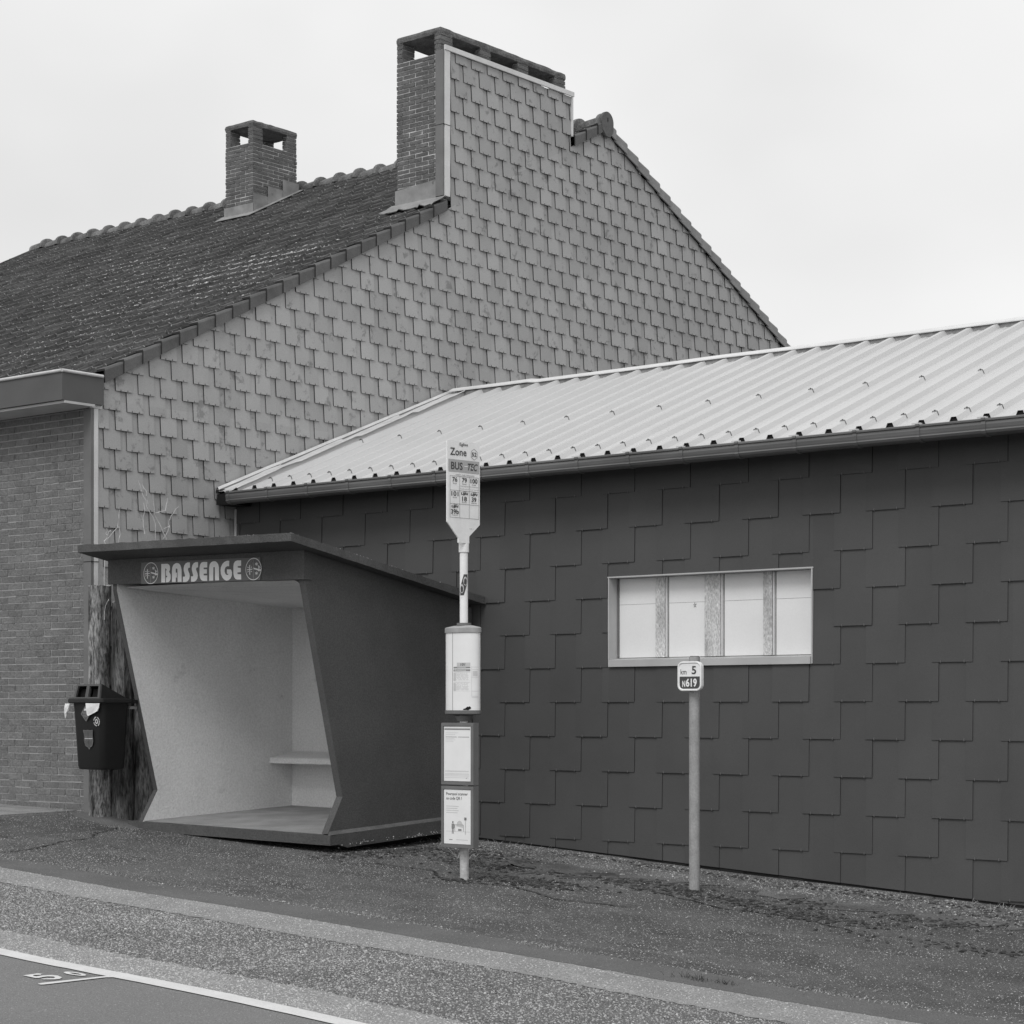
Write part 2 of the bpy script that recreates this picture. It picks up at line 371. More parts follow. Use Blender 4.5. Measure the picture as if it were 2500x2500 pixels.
mb = MB(); g = gfn(.0085); RD = {"five":[[-9.496,7.264],[-9.498,7.368],[-9.471,7.374],[-9.449,7.349],[-9.469,7.318],[-9.454,7.299],[-9.42,7.294],[-9.427,7.332],[-9.406,7.386],[-9.369,7.404],[-9.304,7.383],[-9.272,7.342],[-9.278,7.309],[-9.318,7.266],[-9.341,7.27],[-9.33,7.303],[-9.313,7.332],[-9.327,7.355],[-9.355,7.365],[-9.381,7.343],[-9.383,7.312],[-9.372,7.275],[-9.384,7.261]],"zo":[[-9.421,7.488],[-9.444,7.512],[-9.434,7.532],[-9.385,7.551],[-9.317,7.549],[-9.278,7.535],[-9.263,7.509],[-9.282,7.492],[-9.329,7.482],[-9.375,7.476]],"zh":[[-9.398,7.506],[-9.393,7.523],[-9.35,7.532],[-9.308,7.525],[-9.306,7.511],[-9.341,7.501]],"ln":[[-9.228,7.156],[-9.234,7.191],[-9.182,7.602],[-9.168,7.62],[-9.131,7.618],[-9.117,7.602],[-9.147,7.564],[-9.185,7.167],[-9.193,7.15]]}
put_poly(mb, RD['five'], g, 'road_white'); put_poly(mb, RD['ln'], g, 'road_white')
zo, zh = RD['zo'], RD['zh']
def near(p, L): return min(range(len(L)), key=lambda i: (L[i][0] - p[0]) ** 2 + (L[i][1] - p[1]) ** 2)
a_ = []
for t in range(36):
    an = 2 * math.pi * t / 36
    def rad(L):
        c = (-9.352, 7.516); best = None
        d = (math.cos(an), math.sin(an)); hit = 0
        for i in range(len(L)):
            p = (L[i][0] - c[0], L[i][1] - c[1]); q = (L[(i + 1) % len(L)][0] - c[0], L[(i + 1) % len(L)][1] - c[1])
            e = (q[0] - p[0], q[1] - p[1]); den = d[0] * e[1] - d[1] * e[0]
            if abs(den) < 1e-9: continue
            s_ = (p[0] * e[1] - p[1] * e[0]) / den; u_ = (p[0] * d[1] - p[1] * d[0]) / den
            if s_ > 0 and -1e-6 <= u_ <= 1 + 1e-6: hit = max(hit, s_)
        return (c[0] + d[0] * hit, c[1] + d[1] * hit)
    a_.append((rad(zo), rad(zh)))
for i in range(36):
    (o0, i0), (o1, i1) = a_[i], a_[(i + 1) % 36]; put_poly(mb, [o0, o1, i1, i0], g, 'road_white')
mb.build('road_marking', normals=False, kind='structure')
# paved forecourt at the foot of the brick wall
mb = MB()
def pave(x0, x1, y0, y1):
    vs_ = [(x, y, gz(x, y) + h + random.uniform(-.002, .002)) for h in (-.03, .022) for y in (y0, y1) for x in (x0, x1)]
    mb.add(vs_, [(0, 2, 3, 1), (4, 5, 7, 6), (0, 1, 5, 4), (2, 6, 7, 3), (0, 4, 6, 2), (1, 3, 7, 5)], 'paving')
x = -26.
while x < -16.2:
    y1_ = 12.95; y = 11.42
    while y < y1_:
        pave(x, min(x + .98, -16.08), y, min(y + .5, y1_)); y += .51
    x += 1.0
mb.build('paving', kind='structure')

# ------------------------------------------------------------------ house
XG, YH = -15.892, 12.97
house = thing('house', (-15.9, 12.97, .6), 'tall gabled house hung with grey slates, tiled roof, brick front at far left', 'house')
def mg(u, o, z): return (XG - .018 + o, u, z)
SL = .5165; Z_E, Y_E = 4.76, 13.09          # verge underside line
YR = 21.2; ZR_ = Z_E + SL * (YR - Y_E); YB = 2 * YR - Y_E
front_below = (-SL, 1, Z_E - SL * Y_E); back_below = (SL, 1, ZR_ + SL * YR)
gable_reg = [front_below, back_below, (-1, 0, -13.045), (0, -1, -.35), (1, 0, 29.3)]
low_reg = [(-1, 0, -13.045), (0, 1, 4.6), (0, -1, -.35), (1, 0, 29.3)]
gtop = [front_below, back_below, (-1, 0, -13.09), (0, -1, -4.6), (1, 0, 29.3)]
chim_reg = [(SL, -1, -(Z_E - SL * Y_E)), (-1, 0, -18.235), (1, 0, 20.50), (0, 1, 9.212)]
mb = MB()
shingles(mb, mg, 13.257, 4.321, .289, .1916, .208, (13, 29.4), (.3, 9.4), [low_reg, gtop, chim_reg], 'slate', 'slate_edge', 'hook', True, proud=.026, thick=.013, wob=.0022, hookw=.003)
mb.build('slate_cladding', house)
# walls behind the slates, far gable and back
mb = MB()
pts = [(XG - .02, 13.0, .2), (XG - .02, YB, .2), (XG - .02, YB, 4.7), (XG - .02, YR, ZR_ - .03), (XG - .02, 13.0, 4.68)]
mb.prism(pts, (0, 0, 0), (-.25, 0, 0), 'mortar')
mb.prism([(-27.0, p[1], p[2]) for p in pts], (0, 0, 0), (-.2, 0, 0), 'mortar')
mb.box(-27.0, XG - .27, YB - .25, YB - .01, .2, 4.66, 'mortar')
mb.build('wall', house)
mb = MB()
brick_face(mb, lambda u, i, z: (u, YH + i, z), -27.2, -16.0, .42, 4.53, .225, .068, 'brick', depth=.06, jit=.003)
mb.box(-27.2, -15.99, YH + .006, YH + .2, .3, 4.54, 'mortar')
mb.build('brick_front', house)
mb = MB()
mb.box(-15.998, XG + .004, YH - .015, YH + .02, .55, 4.50, 'grey_trim')
mb.box(XG - .03, XG + .008, YH + .022, YH + .072, .55, 4.50, 'white_trim')
mb.box(XG - .02, XG + .012, YH - .013, YH + .112, 4.502, 4.575, 'white_trim')
mb.box(-15.999, XG + .012, YH - .018, YH + .078, 3.02, 3.026, 'slate_edge')
mb.build('corner_trim', house)
# boxed eaves
mb = MB(); mb.box(-27.6, -15.84, 12.57, 13.075, 4.535, 4.80, 'fascia')
fb = mb.build('eaves_box', house)
mb = MB(); mb.box(-27.6, -15.838, 12.60, 12.965, 4.508, 4.532, 'soffit'); mb.build('soffit', fb)
mb = MB(); mb.cyl((-27.6, 12.565, 4.812), (-15.835, 12.565, 4.812), .016, .016, 'zinc', 10); mb.cyl((-15.835, 12.565, 4.812), (-15.835, 13.06, 4.812), .016, .016, 'zinc', 10)
mb.build('drip_edge', fb, smooth=False)

# tiled roof: interlocking tiles laid course by course
C_ = .24; TW = .207; ST = Z_E + .098 - SL * Y_E                # tile surface z = ST + SL*y
def chim_hole(x, y): return (-16.60 < x < -15.8 and 18.14 < y < 20.44) or (-21.58 < x < -21.08 and 20.03 < y < 20.82)
def tile_field(name, front):
    mb = MB(); prof = [(0, 0), (.25, .001), (.5, .004), (.72, .010), (.84, .018), (.92, .020), (.96, .010), (1.0, 0)]
    nc = int((YR - 12.96) / C_) + 1; nx = int((27.35 - 15.95) / TW)
    for c in range(nc):
        y0 = 12.96 + c * C_; y1 = min(y0 + C_ * 1.12, YR - .02)
        if y1 - y0 < .03: continue
        for k in range(nx):
            xa = -15.955 - (k + 1) * TW
            if chim_hole(xa + TW / 2, y0 + C_ / 2) and front: continue
            tl = random.uniform(.022, .031); dx = random.uniform(-.003, .003); dr = random.uniform(-.003, .003)
            vs_ = []
            for (y, lift) in ((y0 - SL * .02, tl - .024), (y0, tl), (y0 + .007, tl + .001), (y1, .001)):
                for u, h in prof:
                    yy = y if front else 2 * YR - y
                    vs_.append((xa + u * TW + dx, yy, ST + SL * y + h + lift + dr * u))
            n = len(prof); fs = []; per = []
            for r_ in range(3):
                for i in range(n - 1):
                    fs.append((r_ * n + i, r_ * n + i + 1, (r_ + 1) * n + i + 1, (r_ + 1) * n + i)); per.append('tile_lip' if r_ == 1 else 'roof_tile')
            mb.add(vs_, fs, 'roof_tile', per)
    return mb
roof = tile_field('roof', True); 
back = tile_field('roof', False)
roof.add(back.v, [f for f in back.f], 'roof_tile', [back.mats[i] for i in back.mi])
# boarding under the tiles
th = .05
for sgn in (1, -1):
    a = [(-27.3, 12.9), (-15.93, 12.9), (-15.93, YR), (-27.3, YR)]
    vs_ = [(x, y if sgn > 0 else 2 * YR - y, ST + SL * y - dz) for dz in (.02, .06) for x, y in a]
    roof.add(vs_, [(0, 1, 2, 3), (7, 6, 5, 4), (0, 4, 5, 1), (1, 5, 6, 2), (2, 6, 7, 3), (3, 7, 4, 0)], 'black')
roof_o = roof.build('roof', house, normals=False)
# verge tiles
mb = MB()
def verge(y0, front, xo=XG + .032, flip=False):
    y1 = y0 + C_ + .01; lift = .028; s_ = .017; mn = 'verge_tile' if front else 'pale_verge'; r = random.uniform(-.004, .004)
    def P(x, y, dz): return (x, y if front else 2 * YR - y, Z_E + SL * (y - Y_E) + dz)
    a, b = (xo + s_ + .004, xo + .002)
    xi = xo - .14 if not flip else xo + .14
    L = []
    for y, lf, xx in ((y0, lift + r, a), (y1, r, b)):
        L += [P(xx, y, -.012 + lf * .25), P(xx, y, .088 + lf), P(xx - .012, y, .108 + lf), P(xi, y, .104 + lf), P(xi, y, .085 + lf), P(xx - .018, y, .085 + lf), P(xx - .018, y, -.012 + lf * .25)]
    n = 7; fs = [list(range(n))[::-1], [n + i for i in range(n)]] + [(i, (i + 1) % n, n + (i + 1) % n, n + i) for i in range(n)]
    mb.add(L, fs, mn, ['slate_edge', mn] + [mn] * n)
y = Y_E
while y < YR - .05:
    if y < 18.0 or y > 20.42: verge(min(y, YR - .18), True)
    y += C_
mb.build('verge', roof_o); mb = MB()
y = Y_E
while y < YR - .05: verge(y, False); y += C_
mb.build('verge', roof_o)
mb = MB()
y = Y_E
while y < YR - .05:
    for fr in (True, False):
        yy = (lambda t: t if fr else 2 * YR - t)
        vs_ = [(x, yy(t), Z_E + SL * (t - Y_E) + dz) for t in (y, y + C_ - .004) for dz in (0, .115) for x in (-27.42, -27.28)]
        mb.add(vs_, [(0, 1, 3, 2), (4, 6, 7, 5), (0, 4, 5, 1), (2, 3, 7, 6), (0, 2, 6, 4), (1, 5, 7, 3)], 'verge_tile')
    y += C_
mb.build('verge', roof_o)
# ridge tiles
mb = MB(); ZT = ST + SL * YR
def ridge(xa, xb, big):
    n = 10; rings = [(xa, .09), (xa, .128 + big), (xa - .012, .158 + big), (xa - .06, .160 + big), (xa - .095, .125 + big), (xb + .0, .104)]
    vs_ = []
    r_ = random.uniform(-.006, .006)
    for x, rr in rings:
        for i in range(n + 1):
            t = math.pi * i / n; vs_.append((x, YR + rr * math.cos(t) * 1.05, ZT - .045 + r_ + rr * math.sin(t)))
    fs = [(j * (n + 1) + i, j * (n + 1) + i + 1, (j + 1) * (n + 1) + i + 1, (j + 1) * (n + 1) + i) for j in range(len(rings) - 1) for i in range(n)]
    mb.add(vs_, fs, 'ridge_tile')
x = -15.86
while x > -27.3: ridge(x, x - .395, 0); x -= .385
rz = mb.build('ridge', roof_o, normals=False); smooth_by_angle(rz, 35)
# ridge end disc
mb = MB(); n = 20
disc = [(XG + .055, YR + .125 * math.cos(t), ZT - .01 + .135 * math.sin(t)) for t in [math.pi * i / n for i in range(n + 1)]]
disc += [(XG + .055, YR - .10, ZT - .12), (XG + .055, YR - .02, ZT - .19), (XG + .055, YR + .06, ZT - .19), (XG + .055, YR + .12, ZT - .10)]
mb.prism(disc, (0, 0, 0), (-.035, 0, 0), 'verge_tile')
mb.box(XG + .056, XG + .058, YR - .006, YR + .008, ZT + .0, ZT + .05, 'black')
mb.build('ridge_end', roof_o)
# pebbly lichen on the tiles
mb = MB()
cl = [(-17.75, 16.55, .9, .5, 750), (-17.2, 16.9, .5, .3, 250), (-18.6, 15.7, .9, .35, 200), (-20.8, 18.0, 1.2, .5, 260), (-19.6, 16.9, 1.2, .6, 260), (-18.2, 14.6, 1.0, .5, 140), (-23, 18.6, 1.6, .8, 220), (-16.8, 15.6, .5, .6, 160), (-20, 17, 5, 3.5, 400)]
for cx, cy, sx, sy, n in cl:
    for _ in range(n):
        x = random.gauss(cx, sx * .6); y = random.gauss(cy, sy * .6)
        if not (13.1 < y < 21 and -27.2 < x < -16.05): continue
        c = math.floor((y - 12.96) / C_); y = 12.96 + c * C_ + random.random() ** 2 * .16
        zz = ST + SL * y + .024 * (1 - (y - 12.96 - c * C_) / C_) + .006
        r = random.uniform(.005, .018); q = random.uniform(0, 6)
        vs_ = [(x + r * math.cos(q + k * 1.57), y + r * .8 * math.sin(q + k * 1.57), zz + SL * r * .8 * math.sin(q + k * 1.57)) for k in range(4)] + [(x, y, zz + r * .5)]
        mb.add(vs_, [(0, 1, 4), (1, 2, 4), (2, 3, 4), (3, 0, 4)], 'lichen')
mb.build('lichen', roof_o, normals=False)

# chimneys ---------------------------------------------------------------
def chimney(name, x0, x1, y0, y1, zb, zo, zc_, zt, front_pier, side_openings, clad=False, label=None):
    core = MB(); bd = .09; bl, bh = .2, .0525
    core.box(x0 + .008, x1 - .008, y0 + .008, y1 - .008, zb - .35, zo - .004, 'chimney_mortar')
    par = core.build(name, roof_o)
    if label: par['label'] = label
    mb = MB(); zs = zb - .3
    nrow = int(round((zo - zs) / bh)); zs = zo - nrow * bh
    def faces(z0, z1, xa, xb, ya, yb):
        k = 0; z = z0
        while z < z1 - .005:
            e = k % 2; zt_ = min(z + bh, z1)
            fx0, fx1 = (xa, xb) if e == 0 else (xa + bd + .008, xb - bd - .008)
            fy0, fy1 = (ya, yb) if e else (ya + bd + .008, yb - bd - .008)
            o = (0, .5)[e]
            for mp_, a, b in ((lambda u, i, z_: (u, ya + i, z_), fx0, fx1), (lambda u, i, z_: (u, yb - i, z_), fx0, fx1)):
                if b - a > .03: brick_face(mb, mp_, a, b, z, zt_ - .0005, bl, bh, 'chimney_brick', joint=.012, depth=bd, jit=.004, offs=(0, 0))
            for mp_, a, b in ((lambda u, i, z_: (xb - i, u, z_), fy0, fy1), (lambda u, i, z_: (xa + i, u, z_), fy0, fy1)):
                if b - a > .03: brick_face(mb, mp_, a, b, z, zt_ - .0005, bl, bh, 'chimney_brick', joint=.012, depth=bd, jit=.004, offs=(0, 0))
            z += bh; k += 1
    faces(zs, zo, x0, x1, y0, y1)
    # piers between the smoke openings
    fp = front_pier
    ys_ = [y0] + [v for ab in side_openings for v in ab] + [y1]
    for i in range(0, len(ys_), 2):
        ya, yb = ys_[i], ys_[i + 1]
        for xa, xb in ((x0, x0 + fp), (x1 - fp, x1)):
            z = zo; k = 0
            while z < zc_ - .01:
                zt_ = min(z + bh - .009, zc_)
                mb.box(xa + random.uniform(0, .004), xb - random.uniform(0, .004), ya + random.uniform(0, .004), yb - random.uniform(0, .004), z, zt_, 'chimney_brick', jit=.003)
                z += bh; k += 1
            mb.box(xa + .012, xb - .012, ya + .012, yb - .012, zo - .002, zc_, 'chimney_mortar')
    mb.build('brickwork', par, normals=True)
    cap = MB(); nx, ny = 8, max(8, int((y1 - y0) / .08)); e = .001
    # rough cast slab, edges broken up
    def ring(z, grow, jt):
        P = []
        for i in range(nx): P.append((x0 - grow + (x1 - x0 + 2 * grow) * i / nx, y0 - grow))
        for i in range(ny): P.append((x1 + grow, y0 - grow + (y1 - y0 + 2 * grow) * i / ny))
        for i in range(nx): P.append((x1 + grow - (x1 - x0 + 2 * grow) * i / nx, y1 + grow))
        for i in range(ny): P.append((x0 - grow, y1 + grow - (y1 - y0 + 2 * grow) * i / ny))
        return [(x + random.uniform(-jt, jt), y + random.uniform(-jt, jt), z + random.uniform(-jt, jt)) for x, y in P]
    r0, r1, r2 = ring(zc_, e, .003), ring((zc_ + zt) / 2, e + .004, .004), ring(zt, e - .004, .005)
    n = len(r0); cap.add(r0 + r1 + r2, [list(range(n))[::-1], [2 * n + i for i in range(n)]] + [(j * n + i, j * n + (i + 1) % n, (j + 1) * n + (i + 1) % n, (j + 1) * n + i) for j in (0, 1) for i in range(n)], 'cap_concrete')
    cap.build('cap', par, normals=True)
    return par
sc_ = chimney('chimney', -21.607, -21.055, 20.0, 20.845, 8.46, 9.445, 9.675, 9.742, .10, [(20.19, 20.66)], label='small square brick chimney near the ridge of the tiled roof')
bc_ = chimney('chimney', -16.625, -15.94, 18.11, 20.46, 7.45, 9.195, 9.425, 9.492, .095, [(18.324, 18.826), (19.014, 19.523), (19.728, 20.244)], label='long brick chimney with three side openings flush with the slate gable')
# flashings
def lead(par, polys, mn='lead'):
    mb = MB()
    for p, d in polys: mb.prism(p, (0, 0, 0), d, mn)
    return mb.build('flashing', par)
def rz_(y): return ST + SL * y
pl = []
for ya, yb, h in ((20.0, 20.30, .30), (20.27, 20.58, .30), (20.55, 20.86, .30)):
    k = (ya - 20.0) * .03
    pl.append(([(-21.047 + k, ya, rz_(ya) - .03), (-21.047 + k, yb, rz_(yb) - .03), (-21.047 + k, yb, rz_(ya) + h), (-21.047 + k, ya, rz_(ya) + h + .01)], (.006, 0, 0)))
pl.append(([(-21.62, 19.985, rz_(20) + .0), (-21.04, 19.985, rz_(20) + .0), (-21.04, 19.985, rz_(20) + .17), (-21.62, 19.985, rz_(20) + .17)], (0, .006, 0)))
pl.append(([(-21.68, 19.86, rz_(19.86) + .040), (-21.0, 19.86, rz_(19.86) + .040), (-21.0, 20.01, rz_(20.01) + .05), (-21.68, 20.01, rz_(20.01) + .05)], (0, 0, .006)))
pl.append(([(-21.04, 19.8, rz_(19.8) + .05), (-20.93, 19.8, rz_(19.8) + .045), (-20.95, 20.88, rz_(20.88) + .045), (-21.04, 20.88, rz_(20.88) + .05)], (0, 0, .006)))
lead(sc_, pl)
pl = [([(-16.64, 18.095, 7.50), (-16.002, 18.095, 7.50), (-16.002, 18.095, 7.73), (-16.64, 18.095, 7.69)], (0, .007, 0))]
lead(bc_, pl)
# crumpled apron in front of the long chimney
mb = MB(); nx = 16; vs_ = []
for j, (y, dz) in enumerate(((17.90, .035), (18.0, .05), (18.1, .07))):
    for i in range(nx + 1):
        x = -16.70 + (.86) * i / nx
        jt = .06 * noise.noise(Vector((x * 9, j * 3, 0))) if j < 2 else 0
        vs_.append((x, y + (jt if j == 0 else 0), rz_(y) + dz + abs(jt) * .6 + .012))
mb.add(vs_, [(j * (nx + 1) + i, j * (nx + 1) + i + 1, (j + 1) * (nx + 1) + i + 1, (j + 1) * (nx + 1) + i) for j in range(2) for i in range(nx)], 'lead')
mb.add([(p[0], p[1], p[2] - .008) for p in vs_], [((j + 1) * (nx + 1) + i, (j + 1) * (nx + 1) + i + 1, j * (nx + 1) + i + 1, j * (nx + 1) + i) for j in range(2) for i in range(nx)], 'lead')
mb.build('flashing', bc_, normals=False)
# metal trims round the clad side of the long chimney
mb = MB(); G = XG + .012
mb.box(-15.995, G, 18.085, 18.108, 7.53, 9.215, 'grey_trim')
mb.box(G - .04, G + .006, 18.11, 18.205, 7.53, 9.212, 'white_trim')
mb.box(G - .006, G + .016, 18.11, 20.545, 9.216, 9.272, 'white_trim')
mb.box(-15.93, G + .010, 20.505, 20.53, 8.72, 9.212, 'white_trim')
mb.box(-15.996, G + .009, 18.083, 18.21, 8.35, 8.356, 'slate_edge')
mb.box(-15.93, XG - .02, 18.235, 20.50, 7.5, 9.205, 'mortar')
mb.build('edge_trim', bc_)
# ------------------------------------------------------------------ annex
YA = 14.85; AX0, AX1 = -15.872, -2.0
annex = thing('annex', (-9, 14.85, .2), 'low dark slate-clad annex with pale ribbed metal roof beside the tall gabled house', 'building')
WX0, WX1, WZ0, WZ1 = -11.061, -8.992, 1.985, 2.762
def ma(u, o, z): return (u, YA - o, z)
def gl(x): return gz(x, 14.8) + .028
# base of the cladding follows the sloping ground
x_a, x_b = -15.9, -2.0
def base_h(xa, xb):                      # half plane: z >= line
    za, zb = gl(xa), gl(xb); s = (zb - za) / (xb - xa); return (s, -1, -(za - s * xa))
mb = MB()
zones = []
for xa, xb in ((AX0, -12.6), (-12.6, -7.2), (-7.2, AX1)):
    bh_ = base_h(xa, xb)
    if xa == -12.6:
        zones += [[bh_, (-1, 0, 12.6), (1, 0, WX0 - .012), (0, 1, 3.80)], [bh_, (-1, 0, -(WX1 + .012)), (1, 0, xb), (0, 1, 3.80)],
                  [bh_, (-1, 0, -(WX0 - .012)), (1, 0, WX1 + .012), (0, 1, WZ0 - .012)], [(-1, 0, -(WX0 - .012)), (1, 0, WX1 + .012), (0, -1, -(WZ1 + .012)), (0, 1, 3.80)]]
    else: zones.append([bh_, (-1, 0, -xa), (1, 0, xb), (0, 1, 3.80)])
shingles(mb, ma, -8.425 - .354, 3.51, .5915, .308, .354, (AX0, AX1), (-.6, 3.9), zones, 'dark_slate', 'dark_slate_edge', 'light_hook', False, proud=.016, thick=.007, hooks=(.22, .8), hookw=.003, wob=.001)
mb.build('slate_cladding', annex)
mb = MB()
mb.box(AX0, WX0 - .005, YA + .002, YA + .25, -.6, 3.79, 'dark_slate_edge'); mb.box(WX1 + .005, AX1, YA + .002, YA + .25, -.9, 3.79, 'dark_slate_edge')
mb.box(WX0 - .005, WX1 + .005, YA + .002, YA + .25, -.6, WZ0 - .005, 'dark_slate_edge'); mb.box(WX0 - .005, WX1 + .005, YA + .002, YA + .25, WZ1 + .005, 3.79, 'dark_slate_edge')
mb.box(AX0, AX1, 21.4, 21.6, -.9, 3.79, 'dark_slate_edge')
mb.prism([(AX1, YA + .252, -.9), (AX1, 21.4, -.9), (AX1, 21.4, 3.79), (AX1, 18.17, 5.15), (AX1, YA + .252, 3.79)], (-.2, 0, 0), (0, 0, 0), 'dark_slate_edge')
mb.build('wall', annex)
mb = MB(); mb.box(AX0 - .004, AX0 + .012, YA - .03, YA - .004, .5, 3.66, 'white_trim'); mb.build('corner_trim', annex)
# window
win = MB(); e = .012
fy0 = YA - .022
win.box(WX0 - .02, WX1 + .02, fy0, YA + .20, WZ1 - .002, WZ1 + .010, 'metal_frame')
win.box(WX0 - .014, WX0 - .002, fy0, YA + .20, WZ0 - .01, WZ1 - .003, 'metal_frame')
win.box(WX1 + .002, WX1 + .014, fy0, YA + .20, WZ0 - .01, WZ1 - .003, 'metal_frame')
wf = win.build('window', annex)
mb = MB()
mb.prism([(WX0, fy0 - .012, WZ0 - .012), (WX0, fy0 - .012, WZ0 + .048), (WX0, YA + .14, WZ0 + .068), (WX0, YA + .14, WZ0 - .012)], (0, 0, 0), (WX1 - WX0 - .001, 0, 0), 'metal_frame')
mb.build('sill', wf)
YP = YA + .10
mull = [(-10.632, -10.535), (-10.115, -9.955), (-9.520, -9.435)]
for a, b in mull:
    mb = MB(); mb.box(a, b, YP - .018, YP + .04, WZ0 + .068, WZ1 - .004, 'old_wood')
    mb.box(b + .004, b + .016, YP - .008, YP + .05, WZ0 + .070, WZ1 - .006, 'white_trim')
    mb.box(b + .0165, b + .024, YP + .008, YP + .05, WZ0 + .070, WZ1 - .006, 'galvanised')
    mb.build('mullion', wf)
ed = [(-11.045, -10.646), (-10.508, -10.128), (-9.928, -9.533), (-9.408, -8.992)]
for i, (a, b) in enumerate(ed):
    mb = MB()
    mb.box(a, b, YP + .012, YP + .03, WZ0 + .070, 2.525, 'panel'); mb.box(a, b, YP + .012, YP + .03, 2.5275, WZ1 - .005, 'panel')
    mb.box(a - .018, min(b + .004, -8.99), YP + .031, YP + .07, WZ0 + .06, WZ1, 'black')
    if i == 1:
        for k in range(5):
            t = k * 1.25 + .4; cc, ss = math.cos(t), math.sin(t); mb.prism([(-10.235 + .005 * cc - .003 * ss, YP + .009, 2.50 + .006 * ss + .003 * cc), (-10.235 + .020 * cc, YP + .009, 2.50 + .026 * ss), (-10.235 + .005 * cc + .003 * ss, YP + .009, 2.50 + .006 * ss - .003 * cc)], (0, 0, 0), (0, .002, 0), 'print_dark')
    if i == 0: mb.box(a - .012, a, YP + .0, YP + .011, WZ0 + .072, WZ1 - .006, 'case_grey')
    mb.build('pane', wf)
# ribbed sheet roof
ZE, YE, YRd, ZRd = 3.812, 14.585, 18.17, 5.215; SA = (ZRd - ZE) / (YRd - YE); P_ = .2772; X0R = -8.680
prof = [(-.040, 0), (-.021, .042), (.021, .042), (.040, 0), (.082, 0), (.09, .006), (.100, .006), (.108, 0), (.165, 0), (.173, .006), (.183, .006), (.191, 0)]
xs_ = []
for k in range(-25, 24):
    xc = X0R + k * P_
    for dx, h in prof:
        x = xc + dx
        if -15.63 < x < AX1 + .1: xs_.append((x, h, k))
mb = MB(); vs_ = []; ny = 10; n = len(xs_)
for j in range(ny + 1):
    y = YE + (YRd - YE) * j / ny
    for x, h, k in xs_: vs_.append((x, y, ZE + SA * (y - YE) + h + .003 * noise.noise(Vector((x * 2, y * 1.2, 0)))))
fs = [(j * n + i, j * n + i + 1, (j + 1) * n + i + 1, (j + 1) * n + i) for j in range(ny) for i in range(n - 1)]
mb.add(vs_, fs, 'sheet')
mb.add([(x, y, z - .0015) for x, y, z in vs_], [f[::-1] for f in fs], 'sheet')
# back slope, plain continuation
vb = []
for j in (0, 1):
    y = YRd + 3.4 * j
    for x, h, k in xs_: vb.append((x, y + .02, ZRd - SA * 3.4 * j + h))
mb.add(vb, [(i, i + 1, n + i + 1, n + i) for i in range(n - 1)], 'sheet')
roofA = mb.build('roof', annex, normals=False)
# black plates painting the shade inside the open rib ends, eaves board
mb = MB()
for k in range(-24, 24):
    xc = X0R + k * P_
    if -15.6 < xc < AX1: mb.prism([(xc - .037, YE + .012, ZE - .004), (xc + .037, YE + .012, ZE - .004), (xc + .019, YE + .012, ZE + .040), (xc - .019, YE + .012, ZE + .040)], (0, 0, 0), (0, .01, 0), 'black')
mb.prism([(AX0, YE + .02, ZE - .09), (AX0, YA - .004, ZE - .09), (AX0, YA - .004, ZE + .06), (AX0, YE + .02, ZE - .004)], (0, 0, 0), (AX1 - AX0, 0, 0), 'black')
mb.build('eaves_board_rib_shade', roofA)
# screws with saddle washers
def screw(xc, y):
    mb = MB()
    z = ZE + SA * (y - YE) + .044
    def q(dx, dy, dz): return (xc + dx, y + dy, z + dz + SA * dy)
    w_ = .004
    for pts in ([(-.035, -.034), (-.020, .004), (.020, .004), (.036, -.030)],):
        for (a, b) in zip(pts[:-1], pts[1:]):
            mb.add([q(a[0], -w_, a[1] - .002), q(b[0], -w_, b[1] - .002), q(b[0], w_, b[1] - .002), q(a[0], w_, a[1] - .002), q(a[0], -w_, a[1] + .003), q(b[0], -w_, b[1] + .003), q(b[0], w_, b[1] + .003), q(a[0], w_, a[1] + .003)],
                   [(0, 1, 5, 4), (4, 5, 6, 7), (3, 7, 6, 2), (0, 4, 7, 3), (1, 2, 6, 5)], 'hook')
    mb.cyl(q(0, 0, .003), q(0, 0, .014), .008, .007, 'hook', 6)
    mb.build('roof_screw', roofA)
for k in range(-24, 24):
    xc = X0R + k * P_
    if not (-15.5 < xc < AX1): continue
    screw(xc, YE + .22)
    if k % 2 == 0: screw(xc, YE + 1.55)
# ridge capping with foam filler showing between the ribs
mb = MB(); cap_h = .060
nx = 120; vs_ = []
for i in range(nx + 1):
    x = -15.80 + (AX1 + .1 + 15.80) * i / nx; s = .010 * noise.noise(Vector((x * .7, 0, 0))) + (.015 if x < -14.6 else 0)
    vs_ += [(x, YRd - .075, ZRd - SA * .075 + cap_h - .010 + s), (x, YRd - .073, ZRd - SA * .075 + cap_h + s * 1.2), (x, YRd, ZRd + cap_h + .010 + s), (x, YRd + .15, ZRd - SA * .15 + cap_h)]
mb.add(vs_, [(4 * i + j, 4 * i + 4 + j, 4 * i + 5 + j, 4 * i + 1 + j) for i in range(nx) for j in range(3)], 'white_trim')
mb.add([(p[0], p[1], p[2] - .004) for p in vs_], [(4 * i + 1 + j, 4 * i + 5 + j, 4 * i + 4 + j, 4 * i + j) for i in range(nx) for j in range(3)], 'filler')
rc = mb.build('ridge_cap', roofA, normals=False)
mb = MB(); z_ = ZRd - SA * .06; mb.box(-15.78, AX1 + .05, YRd - .06, YRd - .02, z_ - .01, z_ + cap_h - .012, 'filler')
mb.build('ridge_filler', roofA)
